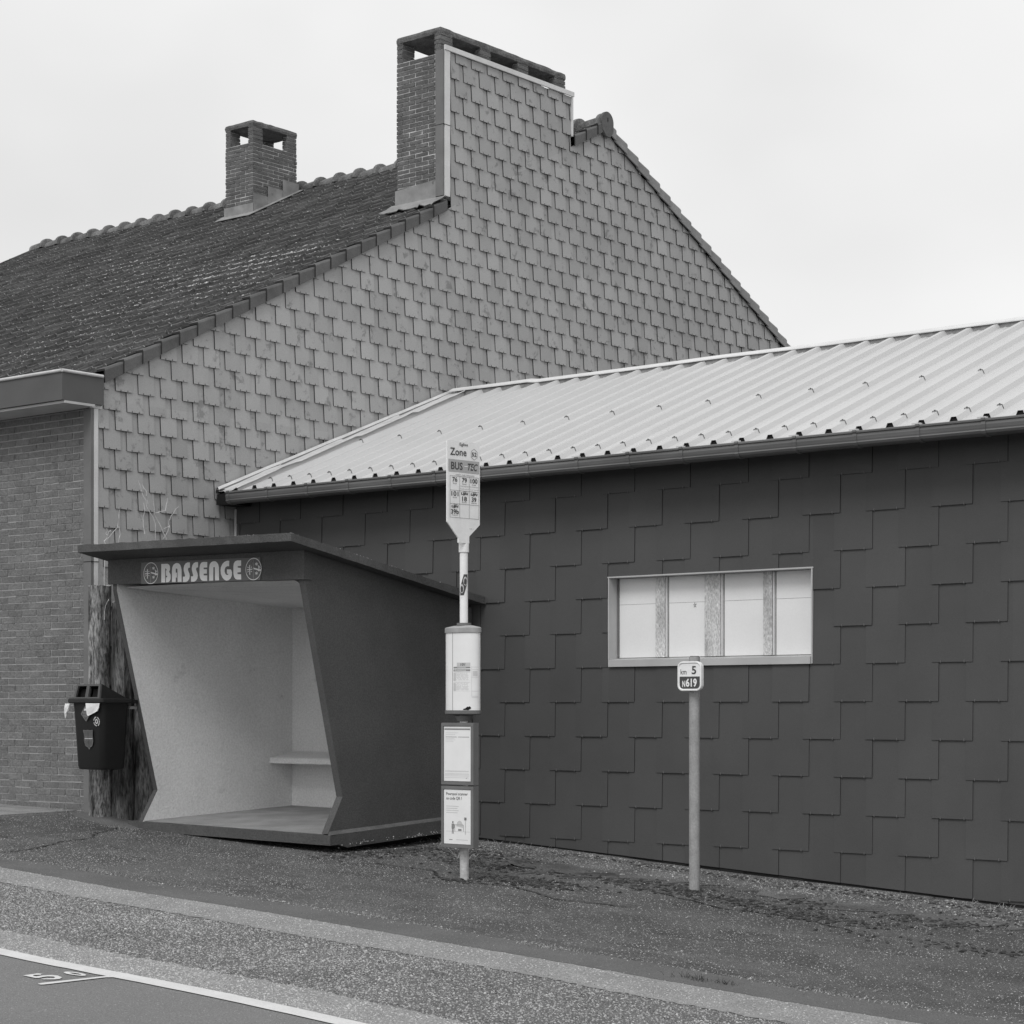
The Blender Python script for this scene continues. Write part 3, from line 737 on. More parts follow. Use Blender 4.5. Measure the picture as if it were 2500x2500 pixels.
# side flashing against the gable
mb = MB(); vs_ = []; ny = 40
pr = [(-15.868, .040), (-15.857, .064), (-15.838, .066), (-15.824, .040), (-15.820, .022), (-15.62, .022), (-15.565, .045), (-15.55, .040)]
for j in range(ny + 1):
    y = YE - .03 + (YRd - YE + .06) * j / ny; fr = (j * 4 / ny) % 1.0
    for i, (x, h) in enumerate(pr):
        lift = (.03 * fr if i >= 4 else .006 * fr)
        vs_.append((x, y, ZE + SA * (y - YE) + h + lift * (.6 + .5 * noise.noise(Vector((j * .5, 0, 0))))))
n = len(pr)
mb.add(vs_, [(j * n + i, j * n + i + 1, (j + 1) * n + i + 1, (j + 1) * n + i) for j in range(ny) for i in range(n - 1)], 'zinc', ['case_grey' if i == 3 else 'zinc' for j in range(ny) for i in range(n - 1)])  # grey strip paints the shade in the crease under the roll
mb.add([(p[0], p[1], p[2] - .003) for p in vs_], [((j + 1) * n + i, (j + 1) * n + i + 1, j * n + i + 1, j * n + i) for j in range(ny) for i in range(n - 1)], 'zinc')
mb.build('side_flashing', roofA, normals=False)
# gutter
mb = MB(); gy, gz0 = 14.50, 3.735
gp = [(-.062, .062), (-.070, .056), (-.070, .044), (-.058, .040), (-.064, .016), (-.060, -.008), (-.056, -.020), (-.062, -.030), (-.050, -.048), (-.020, -.060), (.03, -.062), (.06, -.035), (.07, .07)]
def gut(xa, xb, sc=1.0, mn='gutter'):
    o = [(gy + a * sc, gz0 + b * sc) for a, b in gp]; i_ = [(gy + a * (sc - .06), gz0 + b * (sc - .06) + .002) for a, b in gp][::-1]
    poly = o + i_; m_ = len(poly)
    mb.add([(x, y, z) for x in (xa, xb) for y, z in poly], [(j, (j + 1) % m_, m_ + (j + 1) % m_, m_ + j) for j in range(m_)] + [list(range(m_))[::-1], [m_ + j for j in range(m_)]], mn)
gut(-15.60, AX1 + .1)
g_o = mb.build('gutter', annex)
k = 0; x = -15.58
mb = MB(); mb.box(-15.87, -15.61, gy + .06, gy + .30, gz0 - .05, gz0 + .07, 'black', jit=.012); mb.box(-15.87, -15.78, gy + .06, gy + .2, gz0 + .075, gz0 + .11, 'black', jit=.010); mb.build('gutter_end', g_o)
while x < AX1:
    mb = MB(); gut(x, x + .035, 1.10); mb.box(x - .035, x + .04, gy - .064, gy - .03, gz0 + .060, gz0 + .076, 'gutter_clip'); mb.build('gutter_bracket', g_o); x += 2 * P_; k += 1

# ------------------------------------------------------------------ bus shelter
sh = thing('bus_shelter', (-13.9, 13.6, .45), 'dark concrete bus shelter with slanted open front and pale inside', 'shelter')
def rt(x, y): return 3.075 + .035 * (-12.5 - x) / 2.77 - .172 * (y - 12.31)     # roof top surface
def nrough(p, a, s=6): return p
# roof slab, subdivided for an uneven cast edge
mb = MB(); nx, ny = 40, 36; x0, x1, y0, y1 = -15.285, -12.50, 12.31, 14.84
def grid_slab(mb, x0, x1, y0, y1, nx, ny, ztop, zbot, m, jit):
    def pt(i, j, top):
        x = x0 + (x1 - x0) * i / nx; y = y0 + (y1 - y0) * j / ny
        e = (i in (0, nx)) or (j in (0, ny)); a = jit
        z = ztop(x, y) if top else zbot(x, y)
        return (x + (random.uniform(-a, a) if i in (0, nx) else 0), y + (random.uniform(-a, a) if j in (0, ny) else 0), z + (random.uniform(-a, a) if top else random.uniform(-a, a) * .3))
    T = [[pt(i, j, 1) for j in range(ny + 1)] for i in range(nx + 1)]; B = [[pt(i, j, 0) for j in range(ny + 1)] for i in range(nx + 1)]
    vs_ = [T[i][j] for i in range(nx + 1) for j in range(ny + 1)] + [B[i][j] for i in range(nx + 1) for j in range(ny + 1)]
    o = (nx + 1) * (ny + 1); I = lambda i, j: i * (ny + 1) + j
    fs = []
    for i in range(nx):
        for j in range(ny):
            fs.append((I(i, j), I(i + 1, j), I(i + 1, j + 1), I(i, j + 1))); fs.append((o + I(i, j), o + I(i, j + 1), o + I(i + 1, j + 1), o + I(i + 1, j)))
    for i in range(nx): fs += [(I(i, 0), o + I(i, 0), o + I(i + 1, 0), I(i + 1, 0)), (I(i, ny), I(i + 1, ny), o + I(i + 1, ny), o + I(i, ny))]
    for j in range(ny): fs += [(I(0, j), I(0, j + 1), o + I(0, j + 1), o + I(0, j)), (I(nx, j), o + I(nx, j), o + I(nx, j + 1), I(nx, j + 1))]
    mb.add(vs_, fs, m)
grid_slab(mb, x0, x1, y0, y1, nx, ny, rt, lambda x, y: rt(x, y) - .068, 'plaster_dark', .0045)
for _ in range(260):
    if random.random() < .5: x = random.uniform(-13.2, -12.52); y = 12.33 + abs(random.gauss(0, .05))
    else: x = -12.52 - abs(random.gauss(0, .03)); y = random.uniform(12.33, 14.4)
    r = random.uniform(.004, .012); z = rt(x, y) + .002
    mb.add([(x - r, y, z), (x + r, y - r, z), (x, y + r, z), (x, y, z + r)], [(0, 1, 3), (1, 2, 3), (2, 0, 3)], 'gravel')
rs = mb.build('roof', sh)
# side walls: bent profile
ZU = lambda x, y: rt(x, y) - .072
def side_wall(xo, xi, back_o, back_i, name='side_wall'):
    mb = MB()
    def prof_(xf, xb, inner):
        P = [(12.625, ZU(xo, 12.625)), (12.625, 2.70), (13.083, .835), (12.90, .52), (14.76, .55), (14.76, ZU(xo, 14.76))]
        return [(xf + (xb - xf) * (y - 12.62) / 2.14, y, z) for y, z in P]
    A = prof_(xo, back_o, 0); B = prof_(xi, back_i, 1); n = len(A)
    fs = [list(range(n)), [n + i for i in range(n)][::-1]] + [(i, (i + 1) % n, n + (i + 1) % n, n + i) for i in range(n)]
    per = ['plaster_dark', 'plaster_light'] + ['plaster_dark'] * n
    mb.add(A + B, fs, 'plaster_dark', per)
    return mb.build(name, sh)
side_wall(-15.165, -15.108, -15.0, -14.93); side_wall(-12.65, -12.724, -12.65, -12.73)
mb = MB(); mb.prism([(-15.06, 14.722, .5), (-12.652, 14.722, .5), (-12.652, 14.722, ZU(-12.65, 14.72)), (-15.06, 14.722, ZU(-15.0, 14.72))], (0, 0, 0), (0, .04, 0), 'plaster_light')
mb.prism([(-15.06, 14.764, .5), (-12.652, 14.764, .5), (-12.652, 14.764, 2.55), (-15.06, 14.764, 2.55)], (0, 0, 0), (0, .05, 0), 'plaster_dark')
mb.build('back_wall', sh)
# pale ceiling under the slab, cracks in it
mb = MB()
mb.prism([(-15.07, 12.71, 2.728), (-12.73, 12.71, 2.728), (-12.73, 14.72, 2.605), (-14.96, 14.72, 2.605)], (0, 0, 0), (0, 0, .006), 'plaster_light')
def cz(y): return 2.728 - .123 * (y - 12.71) / 2.01
def crack(p, q, n=22, wd=.004):
    pts = []
    for i in range(n + 1):
        t = i / n; pts.append((p[0] + (q[0] - p[0]) * t + random.uniform(-.01, .01), p[1] + (q[1] - p[1]) * t + .03 * noise.noise(Vector((i * .5, p[0], 0))) + random.uniform(-.006, .006)))
    put_line(mb, pts, wd, lambda x, y: (x, y, cz(y) - .002), 'slate_edge')
crack((-14.9, 12.9), (-13.4, 13.9)); crack((-13.4, 13.9), (-12.75, 13.95), 12); crack((-14.1, 13.0), (-12.75, 13.4), 16); crack((-14.6, 12.85), (-13.9, 12.95), 12); crack((-13.3, 12.8), (-12.8, 12.83), 8)
mb.build('ceiling', sh, normals=False)
# lintel
mb = MB()
A = [(-15.212, 12.605), (-12.640, 12.605), (-12.640, 12.70), (-15.212, 12.70)]
zl = lambda x: 2.705 + (2.76 - 2.705) * (-12.64 - x) / 2.57
mb.add([(x, y, zl(x)) for x, y in A] + [(x, y, ZU(x, y)) for x, y in A], [(0, 1, 2, 3), (7, 6, 5, 4)] + [(i, (i + 1) % 4, 4 + (i + 1) % 4, 4 + i) for i in range(4)], 'plaster_dark')
mb.prism([(-12.71, 12.64, zl(-12.7)), (-12.80, 12.64, zl(-12.7)), (-12.765, 12.64, zl(-12.7) - .012), (-12.735, 12.64, zl(-12.7) - .03), (-12.722, 12.64, zl(-12.7) - .06)], (0, 0, 0), (0, .03, 0), 'plaster_dark')
mb.build('lintel', sh)
# floor slab
mb = MB()
def ft(x, y):
    tx = (x + 15.25) / 2.64; ty = max(0, (y - 12.88) / 1.84); return (.545 * (1 - tx) + .507 * tx) * (1 - ty) + (.635 * (1 - tx) + .60 * tx) * ty
grid_slab(mb, -15.262, -12.605, 12.885, 14.80, 26, 18, lambda x, y: ft(x, y), lambda x, y: ft(x, y) - (.085 if y < 13 else .12), 'plaster_dark', .003)
fo = mb.build('base_slab', sh)
mb = MB()
for _ in range(90):
    y = 12.9 + 1.8 * random.random() ** .6; r = random.uniform(.004, .011); z = ft(-12.6, y) - random.choice([.10, .115, .09]) + random.uniform(-.01, .012); z = max(z, ft(-12.6, y) - .115)
    mb.add([(-12.6, y - r, z), (-12.6, y + r, z - r * .4), (-12.6, y + r * .3, z + r), (-12.592, y, z)], [(0, 1, 3), (1, 2, 3), (2, 0, 3)], 'gravel')
mb.build('chipped_edge', fo, normals=False)
mb = MB(); mb.add([(-12.652, 12.915, .542), (-12.652, 14.74, .625), (-12.607, 14.74, .600), (-12.607, 12.90, .512), (-12.652, 12.90, .50), (-12.652, 14.74, .58)], [(0, 3, 2, 1), (0, 1, 5, 4), (0, 4, 3)], 'plaster_edge'); mb.build('ledge', fo, normals=False)
mb = MB()
mb.prism([(-15.10, 12.93, ft(-15.1, 12.93) + .002), (-12.73, 12.93, ft(-12.73, 12.93) + .002), (-12.735, 14.715, ft(-12.7, 14.715) + .002), (-14.935, 14.715, ft(-14.9, 14.715) + .002)], (0, 0, 0), (0, 0, .005), 'slab_floor')
mb.build('floor', fo)
mb = MB()   # plinth under the slab, set back
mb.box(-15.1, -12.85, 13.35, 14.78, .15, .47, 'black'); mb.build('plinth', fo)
# bench
mb = MB()
bp = [(14.42, 1.065), (14.42, 1.110), (14.435, 1.122), (14.718, 1.178), (14.718, 1.12)]
mb.add([(x, y, z) for x in (-14.945, -12.735) for y, z in bp], [(0, 1, 2, 3, 4), (9, 8, 7, 6, 5)] + [(i, (i + 1) % 5, 5 + (i + 1) % 5, 5 + i) for i in range(5)], 'plaster_light')
mb.build('bench', sh)
# name plate
SG = {"letters":[[[0.7542,2.9151],[0.8398,2.9129],[0.8593,2.9039],[0.8715,2.8887],[0.873,2.8626],[0.8666,2.8466],[0.8593,2.8404],[0.8715,2.8269],[0.8812,2.8102],[0.8827,2.7809],[0.8739,2.7617],[0.8593,2.7493],[0.8398,2.7461],[0.8154,2.7461],[0.7542,2.7474]],[[0.8983,2.7461],[0.8983,2.8453],[0.9031,2.8776],[0.9177,2.8997],[0.9419,2.9116],[0.9661,2.9154],[0.9903,2.9095],[1.0096,2.8957],[1.0216,2.8757],[1.0279,2.8496],[1.0289,2.7427]],[[1.1392,2.9119],[1.1057,2.9134],[1.0817,2.9054],[1.0625,2.8869],[1.0553,2.8613],[1.0577,2.8386],[1.0673,2.8156],[1.0745,2.7991],[1.0731,2.7895],[1.0625,2.7873],[1.0457,2.789],[1.0457,2.7404],[1.0865,2.7388],[1.1105,2.746],[1.1296,2.7646],[1.1368,2.7901],[1.132,2.8129],[1.1201,2.8328],[1.1129,2.8492],[1.1177,2.8619],[1.1296,2.8653],[1.1392,2.8642]],[[1.2464,2.9097],[1.2131,2.9112],[1.1893,2.9033],[1.1702,2.8848],[1.1631,2.8593],[1.1655,2.8367],[1.175,2.8137],[1.1822,2.7973],[1.1807,2.7877],[1.1702,2.7855],[1.1535,2.7872],[1.1535,2.7388],[1.1941,2.7373],[1.2179,2.7444],[1.2369,2.7629],[1.244,2.7884],[1.2392,2.811],[1.2274,2.8308],[1.2202,2.8472],[1.225,2.8599],[1.2369,2.8632],[1.2464,2.8622]],[[1.367,2.9061],[1.3142,2.9085],[1.2906,2.9038],[1.274,2.8885],[1.2669,2.8599],[1.266,2.7957],[1.2717,2.7698],[1.2859,2.75],[1.3095,2.7401],[1.367,2.7378],[1.367,2.7868],[1.3213,2.7886],[1.3189,2.8032],[1.3623,2.803],[1.3623,2.8414],[1.3213,2.8431],[1.3199,2.8576],[1.367,2.8572]],[[1.3919,2.7378],[1.3919,2.8545],[1.399,2.883],[1.4154,2.8998],[1.4365,2.9075],[1.4576,2.9091],[1.4786,2.905],[1.4973,2.893],[1.5113,2.8748],[1.5182,2.8523],[1.5206,2.7376],[1.4683,2.738],[1.4655,2.8545],[1.4552,2.8582],[1.4468,2.8547],[1.4449,2.7373]],[[1.6527,2.9035],[1.6227,2.9055],[1.5903,2.8968],[1.5624,2.879],[1.5438,2.8511],[1.5392,2.8227],[1.5438,2.7907],[1.5624,2.7613],[1.5856,2.7414],[1.6134,2.7307],[1.6411,2.7322],[1.6688,2.7476],[1.6849,2.7723],[1.6872,2.8006],[1.6803,2.8168],[1.6711,2.8267],[1.6217,2.8294],[1.6217,2.7923],[1.6411,2.7883],[1.6365,2.7806],[1.618,2.7807],[1.6018,2.7915],[1.5926,2.8109],[1.594,2.8331],[1.6041,2.8485],[1.6227,2.8566],[1.6504,2.8561]],[[1.8028,2.9005],[1.7515,2.9022],[1.7263,2.8954],[1.7102,2.8788],[1.7043,2.8537],[1.7043,2.7905],[1.7125,2.7617],[1.7286,2.742],[1.7515,2.7348],[1.8042,2.7327],[1.8028,2.7785],[1.7584,2.7819],[1.7561,2.7962],[1.7996,2.7976],[1.7996,2.8338],[1.7607,2.8386],[1.7598,2.8519],[1.8028,2.8526]]],"holes":[[[0.8086,2.8719],[0.8179,2.8715],[0.8179,2.745],[0.8086,2.7454]],[[0.8203,2.8691],[0.8276,2.8629],[0.8262,2.8532],[0.8189,2.8525]],[[0.8189,2.8063],[0.8301,2.8058],[0.8359,2.799],[0.8325,2.791],[0.8189,2.7906]],[[0.9516,2.8609],[0.9637,2.8659],[0.9743,2.8599],[0.9743,2.8275],[0.9516,2.8285]],[[0.9671,2.8272],[0.9743,2.8269],[0.9743,2.7837],[0.9671,2.784]],[[0.9526,2.7839],[0.9743,2.7831],[0.9743,2.7429],[0.9506,2.7438]]],"e1":[[0.6113,2.837],[0.7076,2.833],[0.6113,2.9322]],"e2":[[1.9586,2.8176],[2.0554,2.8135],[1.9586,2.9116]]}
mb = MB(); mb.prism([(-14.735, 12.600, 2.744), (-13.168, 12.600, 2.718), (-13.168, 12.600, 2.917), (-14.735, 12.600, 2.940)], (0, 0, 0), (0, -.004, 0), 'sign_plate')
npl = mb.build('name_plate', sh)
mb = MB(); f1 = lambda u, v: (u - 15.21 - .0, 12.594, v); f2 = lambda u, v: (u - 15.21, 12.5925, v)
for L in SG['letters']: put_poly(mb, L, f1, 'sign_letter')
for L in SG['holes']: put_poly(mb, L, f2, 'sign_plate')
mb.build('lettering', npl, normals=False)
for key in ('e1', 'e2'):
    mb = MB(); c, rx_, ry_ = SG[key]; rx = rx_[0] - c[0]; ry = ry_[1] - c[1]
    put_line(mb, ell(c[0], c[1], rx, ry, 36), .006, f1, 'sign_letter', True)
    F = lambda a, b: (c[0] + rx * a, c[1] + ry * b)
    put_line(mb, [F(0, .85), F(-.02, -.92)], .008, f1, 'print_grey'); put_line(mb, [F(-.5, .4), F(-.48, -.5)], .010, f1, 'sign_letter')
    put_line(mb, [F(-.85, -.03), F(-.15, .0)], .007, f1, 'sign_letter')
    for b in (.22, -.25): put_line(mb, [F(-.78, b), F(-.62, b * .7)], .006, f1, 'sign_letter'); put_line(mb, [F(-.35, b * .7), F(-.2, b)], .006, f1, 'sign_letter')
    put_line(mb, [F(-.05, .08), F(.45, -.04), F(.95, -.12)], .012, f1, 'sign_letter'); put_line(mb, [F(.66, .3), F(.72, -.1)], .010, f1, 'sign_letter'); put_line(mb, [F(.55, .3), F(.9, .1)], .006, f1, 'sign_letter'); put_line(mb, [F(.55, -.18), F(.95, -.18)], .008, f1, 'sign_letter')
    for b in (.46, -.4):
        for k in range(3):
            t = k * math.pi / 3 + .5; put_line(mb, [F(.38 + .2 * math.cos(t), b + .16 * math.sin(t)), F(.38 - .2 * math.cos(t), b - .16 * math.sin(t))], .005, f1, 'sign_letter')
    put_line(mb, ell(F(-.3, .55)[0], F(-.3, .55)[1], .014, .02, 10), .004, f1, 'print_grey', True); put_line(mb, ell(F(-.1, .72)[0], F(-.1, .72)[1], .012, .016, 10), .004, f1, 'print_grey', True)
    mb.build('emblem', npl, normals=False)

# ------------------------------------------------------------------ split timbers beside the shelter
def timber(cx, cy, z0, z1, wx, wy, seed, label, lean=0.):
    mb = MB(); n = 22; nz_ = 46; vs_ = []
    for j in range(nz_ + 1):
        z = z0 + (z1 - z0) * j / nz_; fl = 1 + .10 * max(0, 1 - (z - z0) / .5)
        for i in range(n):
            t = 2 * math.pi * i / n; c, s = math.cos(t), math.sin(t)
            sq = (abs(c) ** 3.2 + abs(s) ** 3.2) ** (-1 / 3.2)
            r = 1 + .14 * noise.noise(Vector((c * 1.6 + seed, s * 1.6, z * .9))) + .09 * noise.noise(Vector((c * 7 + seed, s * 7, z * 1.6)))
            if (i + seed) % 7 == 0: r -= .10
            vs_.append((cx + lean * (z - z0) + wx / 2 * sq * c * r * fl, cy + wy / 2 * sq * s * r * fl, z + (.02 * noise.noise(Vector((c * 3, s * 3, seed))) if j == nz_ else 0)))
    fs = [(j * n + i, j * n + (i + 1) % n, (j + 1) * n + (i + 1) % n, (j + 1) * n + i) for j in range(nz_) for i in range(n)]
    mb.add(vs_, fs, 'sleeper' if seed == 1 else 'dark_sleeper'); mb.add([vs_[nz_ * n + i] for i in range(n)] + [(cx + lean * (z1 - z0), cy, z1 + .01)], [(i, (i + 1) % n, n) for i in range(n)], 'sleeper_top')
    o = mb.build('wooden_post', normals=True, label=label, category='post', group='rough timbers beside the shelter'); smooth_by_angle(o, 50); return o
timber(-15.70, 12.905, .50, 2.775, .195, .18, 1, 'rough wooden post with pale broken top, nearest the brick corner')
timber(-15.53, 13.05, .45, 2.62, .175, .18, 2, 'middle rough wooden post, directly behind the litter bin')
timber(-15.37, 13.19, .44, 2.55, .17, .18, 4, 'rough wooden post half hidden behind the slanted shelter wall')

# ------------------------------------------------------------------ litter bin
bn = thing('litter_bin', (-15.3, 12.6, 1.03), 'black plastic litter bin with two square openings hanging on the timbers', 'litter bin')
def rrect(x0, x1, y0, y1, r, n=5):
    P = []
    for cx, cy, a0 in ((x1 - r, y1 - r, 0), (x0 + r, y1 - r, 90), (x0 + r, y0 + r, 180), (x1 - r, y0 + r, 270)):
        for i in range(n + 1): t = R(a0 + 90 * i / n); P.append((cx + r * math.cos(t), cy + r * math.sin(t)))
    return P
def loft(mb, rings, m, cap0=True, cap1=True):
    n = len(rings[0]); vs_ = [p for r in rings for p in r]
    fs = [(j * n + i, j * n + (i + 1) % n, (j + 1) * n + (i + 1) % n, (j + 1) * n + i) for j in range(len(rings) - 1) for i in range(n)]
    if cap0: fs.append(list(range(n))[::-1])
    if cap1: fs.append([(len(rings) - 1) * n + i for i in range(n)])
    mb.add(vs_, fs, m)
mb = MB(); bx0, bx1, by0, by1 = -15.575, -15.12, 12.46, 12.80
def rr(z, g, r=.06): return [(x, y, z) for x, y in rrect(bx0 - g + (g * .55 if g < -.02 else 0), bx1 + g, by0 - g, by1 + g * .3, r)]
loft(mb, [rr(1.035, -.070, .05), rr(1.042, -.050, .06), rr(1.07, -.042, .06), rr(1.58, -.008, .06), rr(1.655, -.004, .05)], 'bin')
b_ = mb.build('body', bn); smooth_by_angle(b_, 40)
mb = MB(); loft(mb, [rr(1.655, .018, .03), rr(1.665, .026, .03), rr(1.690, .026, .03), rr(1.700, .016, .03)], 'bin_lid')
# hood: front face with two openings, sloping back
hx0, hx1, hy, hb = bx0 + .045, bx1 - .035, by0 - .005, by1 - .02; z0_, z1_ = 1.698, 1.830
op = [(hx0 + .028, (hx0 + hx1) / 2 - .022), ((hx0 + hx1) / 2 + .022, hx1 - .028)]
ins = .028
def fpt(x, z, d=0):
    t = (z - z0_) / (z1_ - z0_); xc = (hx0 + hx1) / 2
    return (xc + (x - xc) * (1 - .09 * t) + .012 * t, hy + d + .018 * t, z)
zz = [z0_, z0_ + .012, z1_ - .016, z1_]; xx = [hx0, op[0][0], op[0][1], op[1][0], op[1][1], hx1]
for i in range(5):
    for j in range(3):
        if j == 1 and i in (1, 3): continue
        a = [(xx[i], zz[j]), (xx[i + 1], zz[j]), (xx[i + 1], zz[j + 1]), (xx[i], zz[j + 1])]
        mb.add([fpt(x, z) for x, z in a] + [fpt(x, z, .02) for x, z in a], [(0, 1, 2, 3), (7, 6, 5, 4), (0, 4, 5, 1), (1, 5, 6, 2), (2, 6, 7, 3), (3, 7, 4, 0)], 'bin_face')
top = [fpt(hx0, z1_ + .001, .021), fpt(hx1, z1_ + .001, .021), (hx1 - .02, hb, z0_ + .012), (hx0 + .02, hb, z0_ + .012)]
mb.add(top + [fpt(hx0, z0_, .021), fpt(hx1, z0_, .021), (hx1 - .0, hb, z0_), (hx0, hb, z0_)], [(0, 1, 2, 3), (0, 3, 7, 4), (1, 5, 6, 2), (2, 6, 7, 3)], 'bin_lid')
# dark inside: black sheets paint the shade behind the openings
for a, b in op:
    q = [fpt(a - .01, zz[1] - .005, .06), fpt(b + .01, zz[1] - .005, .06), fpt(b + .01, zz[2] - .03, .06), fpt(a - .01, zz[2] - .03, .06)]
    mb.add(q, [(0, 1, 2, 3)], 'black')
mb.build('lid', bn, normals=False)
mb = MB(); mb.box(bx1 - .06, bx1 + .012, by1 - .03, by1 + .14, 1.655, 1.685, 'bin'); mb.box(bx1 - .10, bx1 - .02, by1 + .01, by1 + .22, 1.60, 1.625, 'galvanised'); mb.build('bracket', bn)
mb = MB(); F = lambda u, v, d=0: (bx0 + u, by0 - .012 - d + (1.6 - v) * .08, v)
def bag(pts, d):
    n = len(pts); mb.add([F(u, v, d + .008 * math.sin(u * 40 + v * 30)) for u, v in pts] + [F(u, v, d - .004) for u, v in pts], [list(range(n)), [n + i for i in range(n)][::-1]] + [(i, (i + 1) % n, n + (i + 1) % n, n + i) for i in range(n)], 'bag')
bag([(-.045, 1.652), (.035, 1.65), (.02, 1.62), (.0, 1.585), (-.025, 1.56), (-.03, 1.53), (-.06, 1.51), (-.055, 1.56), (-.05, 1.60)], .018)
mb.build('bag', bn, normals=False); mb = MB()
bag([(.255, 1.653), (.45, 1.653), (.44, 1.61), (.42, 1.58), (.35, 1.56), (.285, 1.535), (.27, 1.55), (.265, 1.60)], .016)
mb.build('bag', bn, normals=False)
mb = MB(); Fs = lambda u, v: (bx0 + u, by0 + .0055 - .014 + (1.58 - v) * .088, v); Fs2 = lambda u, v: (bx0 + u, by0 + .0035 - .014 + (1.58 - v) * .088, v)
cx_, cz_ = .225, 1.555
put_poly(mb, [(cx_ - .07, cz_), (cx_, cz_ - .075), (cx_ + .07, cz_), (cx_, cz_ + .075)], Fs, 'sticker_dark')
put_line(mb, [(cx_ - .062, cz_), (cx_, cz_ - .066), (cx_ + .062, cz_), (cx_, cz_ + .066)], .004, Fs2, 'sticker', True)
put_poly(mb, [(cx_ - .02, cz_ + .03), (cx_ + .02, cz_ + .03), (cx_, cz_ + .055)], Fs2, 'paper')
for k in range(4): put_rect(mb, cx_ - .045 + k * .004, cx_ + .045 - k * .004, cz_ + .012 - k * .014, cz_ + .018 - k * .014, Fs2, 'sticker')
c2 = (.375, 1.485)
for k in range(18):
    if k in (4, 9, 14): continue
    t = 2 * math.pi * k / 18; put_line(mb, [(c2[0] + .034 * math.cos(t), c2[1] + .034 * math.sin(t)), (c2[0] + .045 * math.cos(t), c2[1] + .045 * math.sin(t))], .008, Fs, 'paper')
put_line(mb, ell(c2[0], c2[1], .015, .018, 14), .009, Fs, 'paper', True)
sh_ = [(.10, 1.405), (.135, 1.40), (.165, 1.405), (.20, 1.40), (.235, 1.405), (.228, 1.36), (.232, 1.30), (.215, 1.26), (.185, 1.245), (.17, 1.225), (.155, 1.245), (.12, 1.26), (.105, 1.30), (.112, 1.36)]
sh_ = [(a + .075, b) for a, b in sh_]; put_poly(mb, sh_, Fs, 'sticker_dark'); put_line(mb, sh_, .003, Fs2, 'sticker', True)
put_line(mb, [(.19, 1.325), (.30, 1.325)], .005, Fs2, 'paper'); put_line(mb, [(.243, 1.39), (.243, 1.24)], .003, Fs2, 'bin')
for k in range(5): put_line(mb, [(.20 + k * .022, 1.35), (.205 + k * .022, 1.30)], .004, Fs2, 'sticker')
mb.build('sticker', bn, normals=False)
# ------------------------------------------------------------------ bus stop pole
BPX, BPY = -10.801, 12.563
bs = thing('bus_stop_post', (BPX, BPY, .247), 'white bus stop post with route flag, drum timetable and two notice cases', 'bus stop')
GZ = gz(BPX, BPY)
mb = MB(); mb.cyl((BPX, BPY, GZ - .1), (BPX - .008, BPY, .51), .036, .036, 'pole_worn', 20); mb.cyl((BPX - .008, BPY, .511), (BPX - .010, BPY, 2.90), .0325, .0325, 'white_paint', 20)
mb.cyl((BPX - .010, BPY, 2.845), (BPX - .010, BPY, 2.97), .041, .041, 'white_paint', 20)
smooth_by_angle(mb.build('pole', bs), 40)
pd = Vector((.136, .990, 0)).normalized(); pn = Vector((.990, -.136, 0)).normalized()
C0 = Vector((BPX - .006, BPY, 0)) + pn * .030
FW = .344
def ff(d): return lambda u, v: tuple(C0 + pd * (u - FW / 2 - .038) + pn * d + Vector((0, 0, 3.715 - v)))
mb = MB(); out = [(0, 0), (FW, 0), (FW, .648), (.232, .745), (.232, .80), (.117, .80), (.117, .765), (.0, .640)]
fA, fB = ff(.006), ff(-.006)
A = [fA(*p) for p in out]; B = [fB(*p) for p in out]; n = len(A)
mb.add(A + B, [list(range(n)), [n + i for i in range(n)][::-1]] + [(i, (i + 1) % n, n + (i + 1) % n, n + i) for i in range(n)], 'white_paint')
flag = mb.build('route_flag', bs)
# lettering on the flag; here v runs downward, so flip for text
g1 = ff(.0078); g2 = ff(.0092)
def T(mb, s, cu_, cv, w_, h_, mn='print_dark', bold=0., shear=0.):
    put_text(mb, s, lambda u, v: g2(u, -v), cu_, -cv, w_, h_, mn, bold, shear)
mb = MB()
K = .344 / 375
def U(x): return (x - 245) * K
put_rect(mb, U(258), U(612), .145, .243, g1, 'print_band')
T(mb, 'Eglise', U(432), .024, .088, .030, 'print_dark', .01); T(mb, 'Zone', U(370), .083, .172, .058, 'print_grey' if False else 'print_dark', .012)
hx, hy_ = U(552), .091
hexa = [(hx + .037 * math.sin(k * math.pi / 3), hy_ + .044 * math.cos(k * math.pi / 3)) for k in range(6)]
put_line(mb, hexa, .0035, g2, 'print_grey', True)
T(mb, '52', hx, hy_, .050, .034, 'print_dark', .02)
T(mb, 'BUS', U(352), .195, .122, .060, 'print_dark', .02); T(mb, 'TEC', U(530), .194, .105, .056, 'print_dark', .02, .22)
put_rect(mb, U(437), U(478), .190, .196, g2, 'paper'); put_rect(mb, U(505), U(540), .197, .203, g2, 'paper')
T(mb, 'ARRET SUR DEMANDE', U(445), .264, .20, .0105, 'print_grey')
gx = [U(275), U(385), U(495), U(605)]; gv = [.276, .389, .495, .604]
for x in gx: put_line(mb, [(x, gv[0]), (x, gv[-1])], .0022, g2, 'print_dark')
for v in gv: put_line(mb, [(gx[0], v), (gx[-1], v)], .0022, g2, 'print_dark')
def cell(i, j): return (gx[i] + gx[i + 1]) / 2, gv[j]
for s, i in (('76', 0), ('79', 1), ('100', 2)):
    u, v = cell(i, 0); T(mb, s, u, v + .027, .052 if len(s) < 3 else .074, .038, 'print_dark', .02); T(mb, 'Emael', u, v + .058, .040, .010)
for i in (1, 2):
    u, v = cell(i, 0); T(mb, 'Circuit uniquement', u, v + .076, .088, .009); T(mb, 'les jours scolaires', u, v + .098, .088, .009)
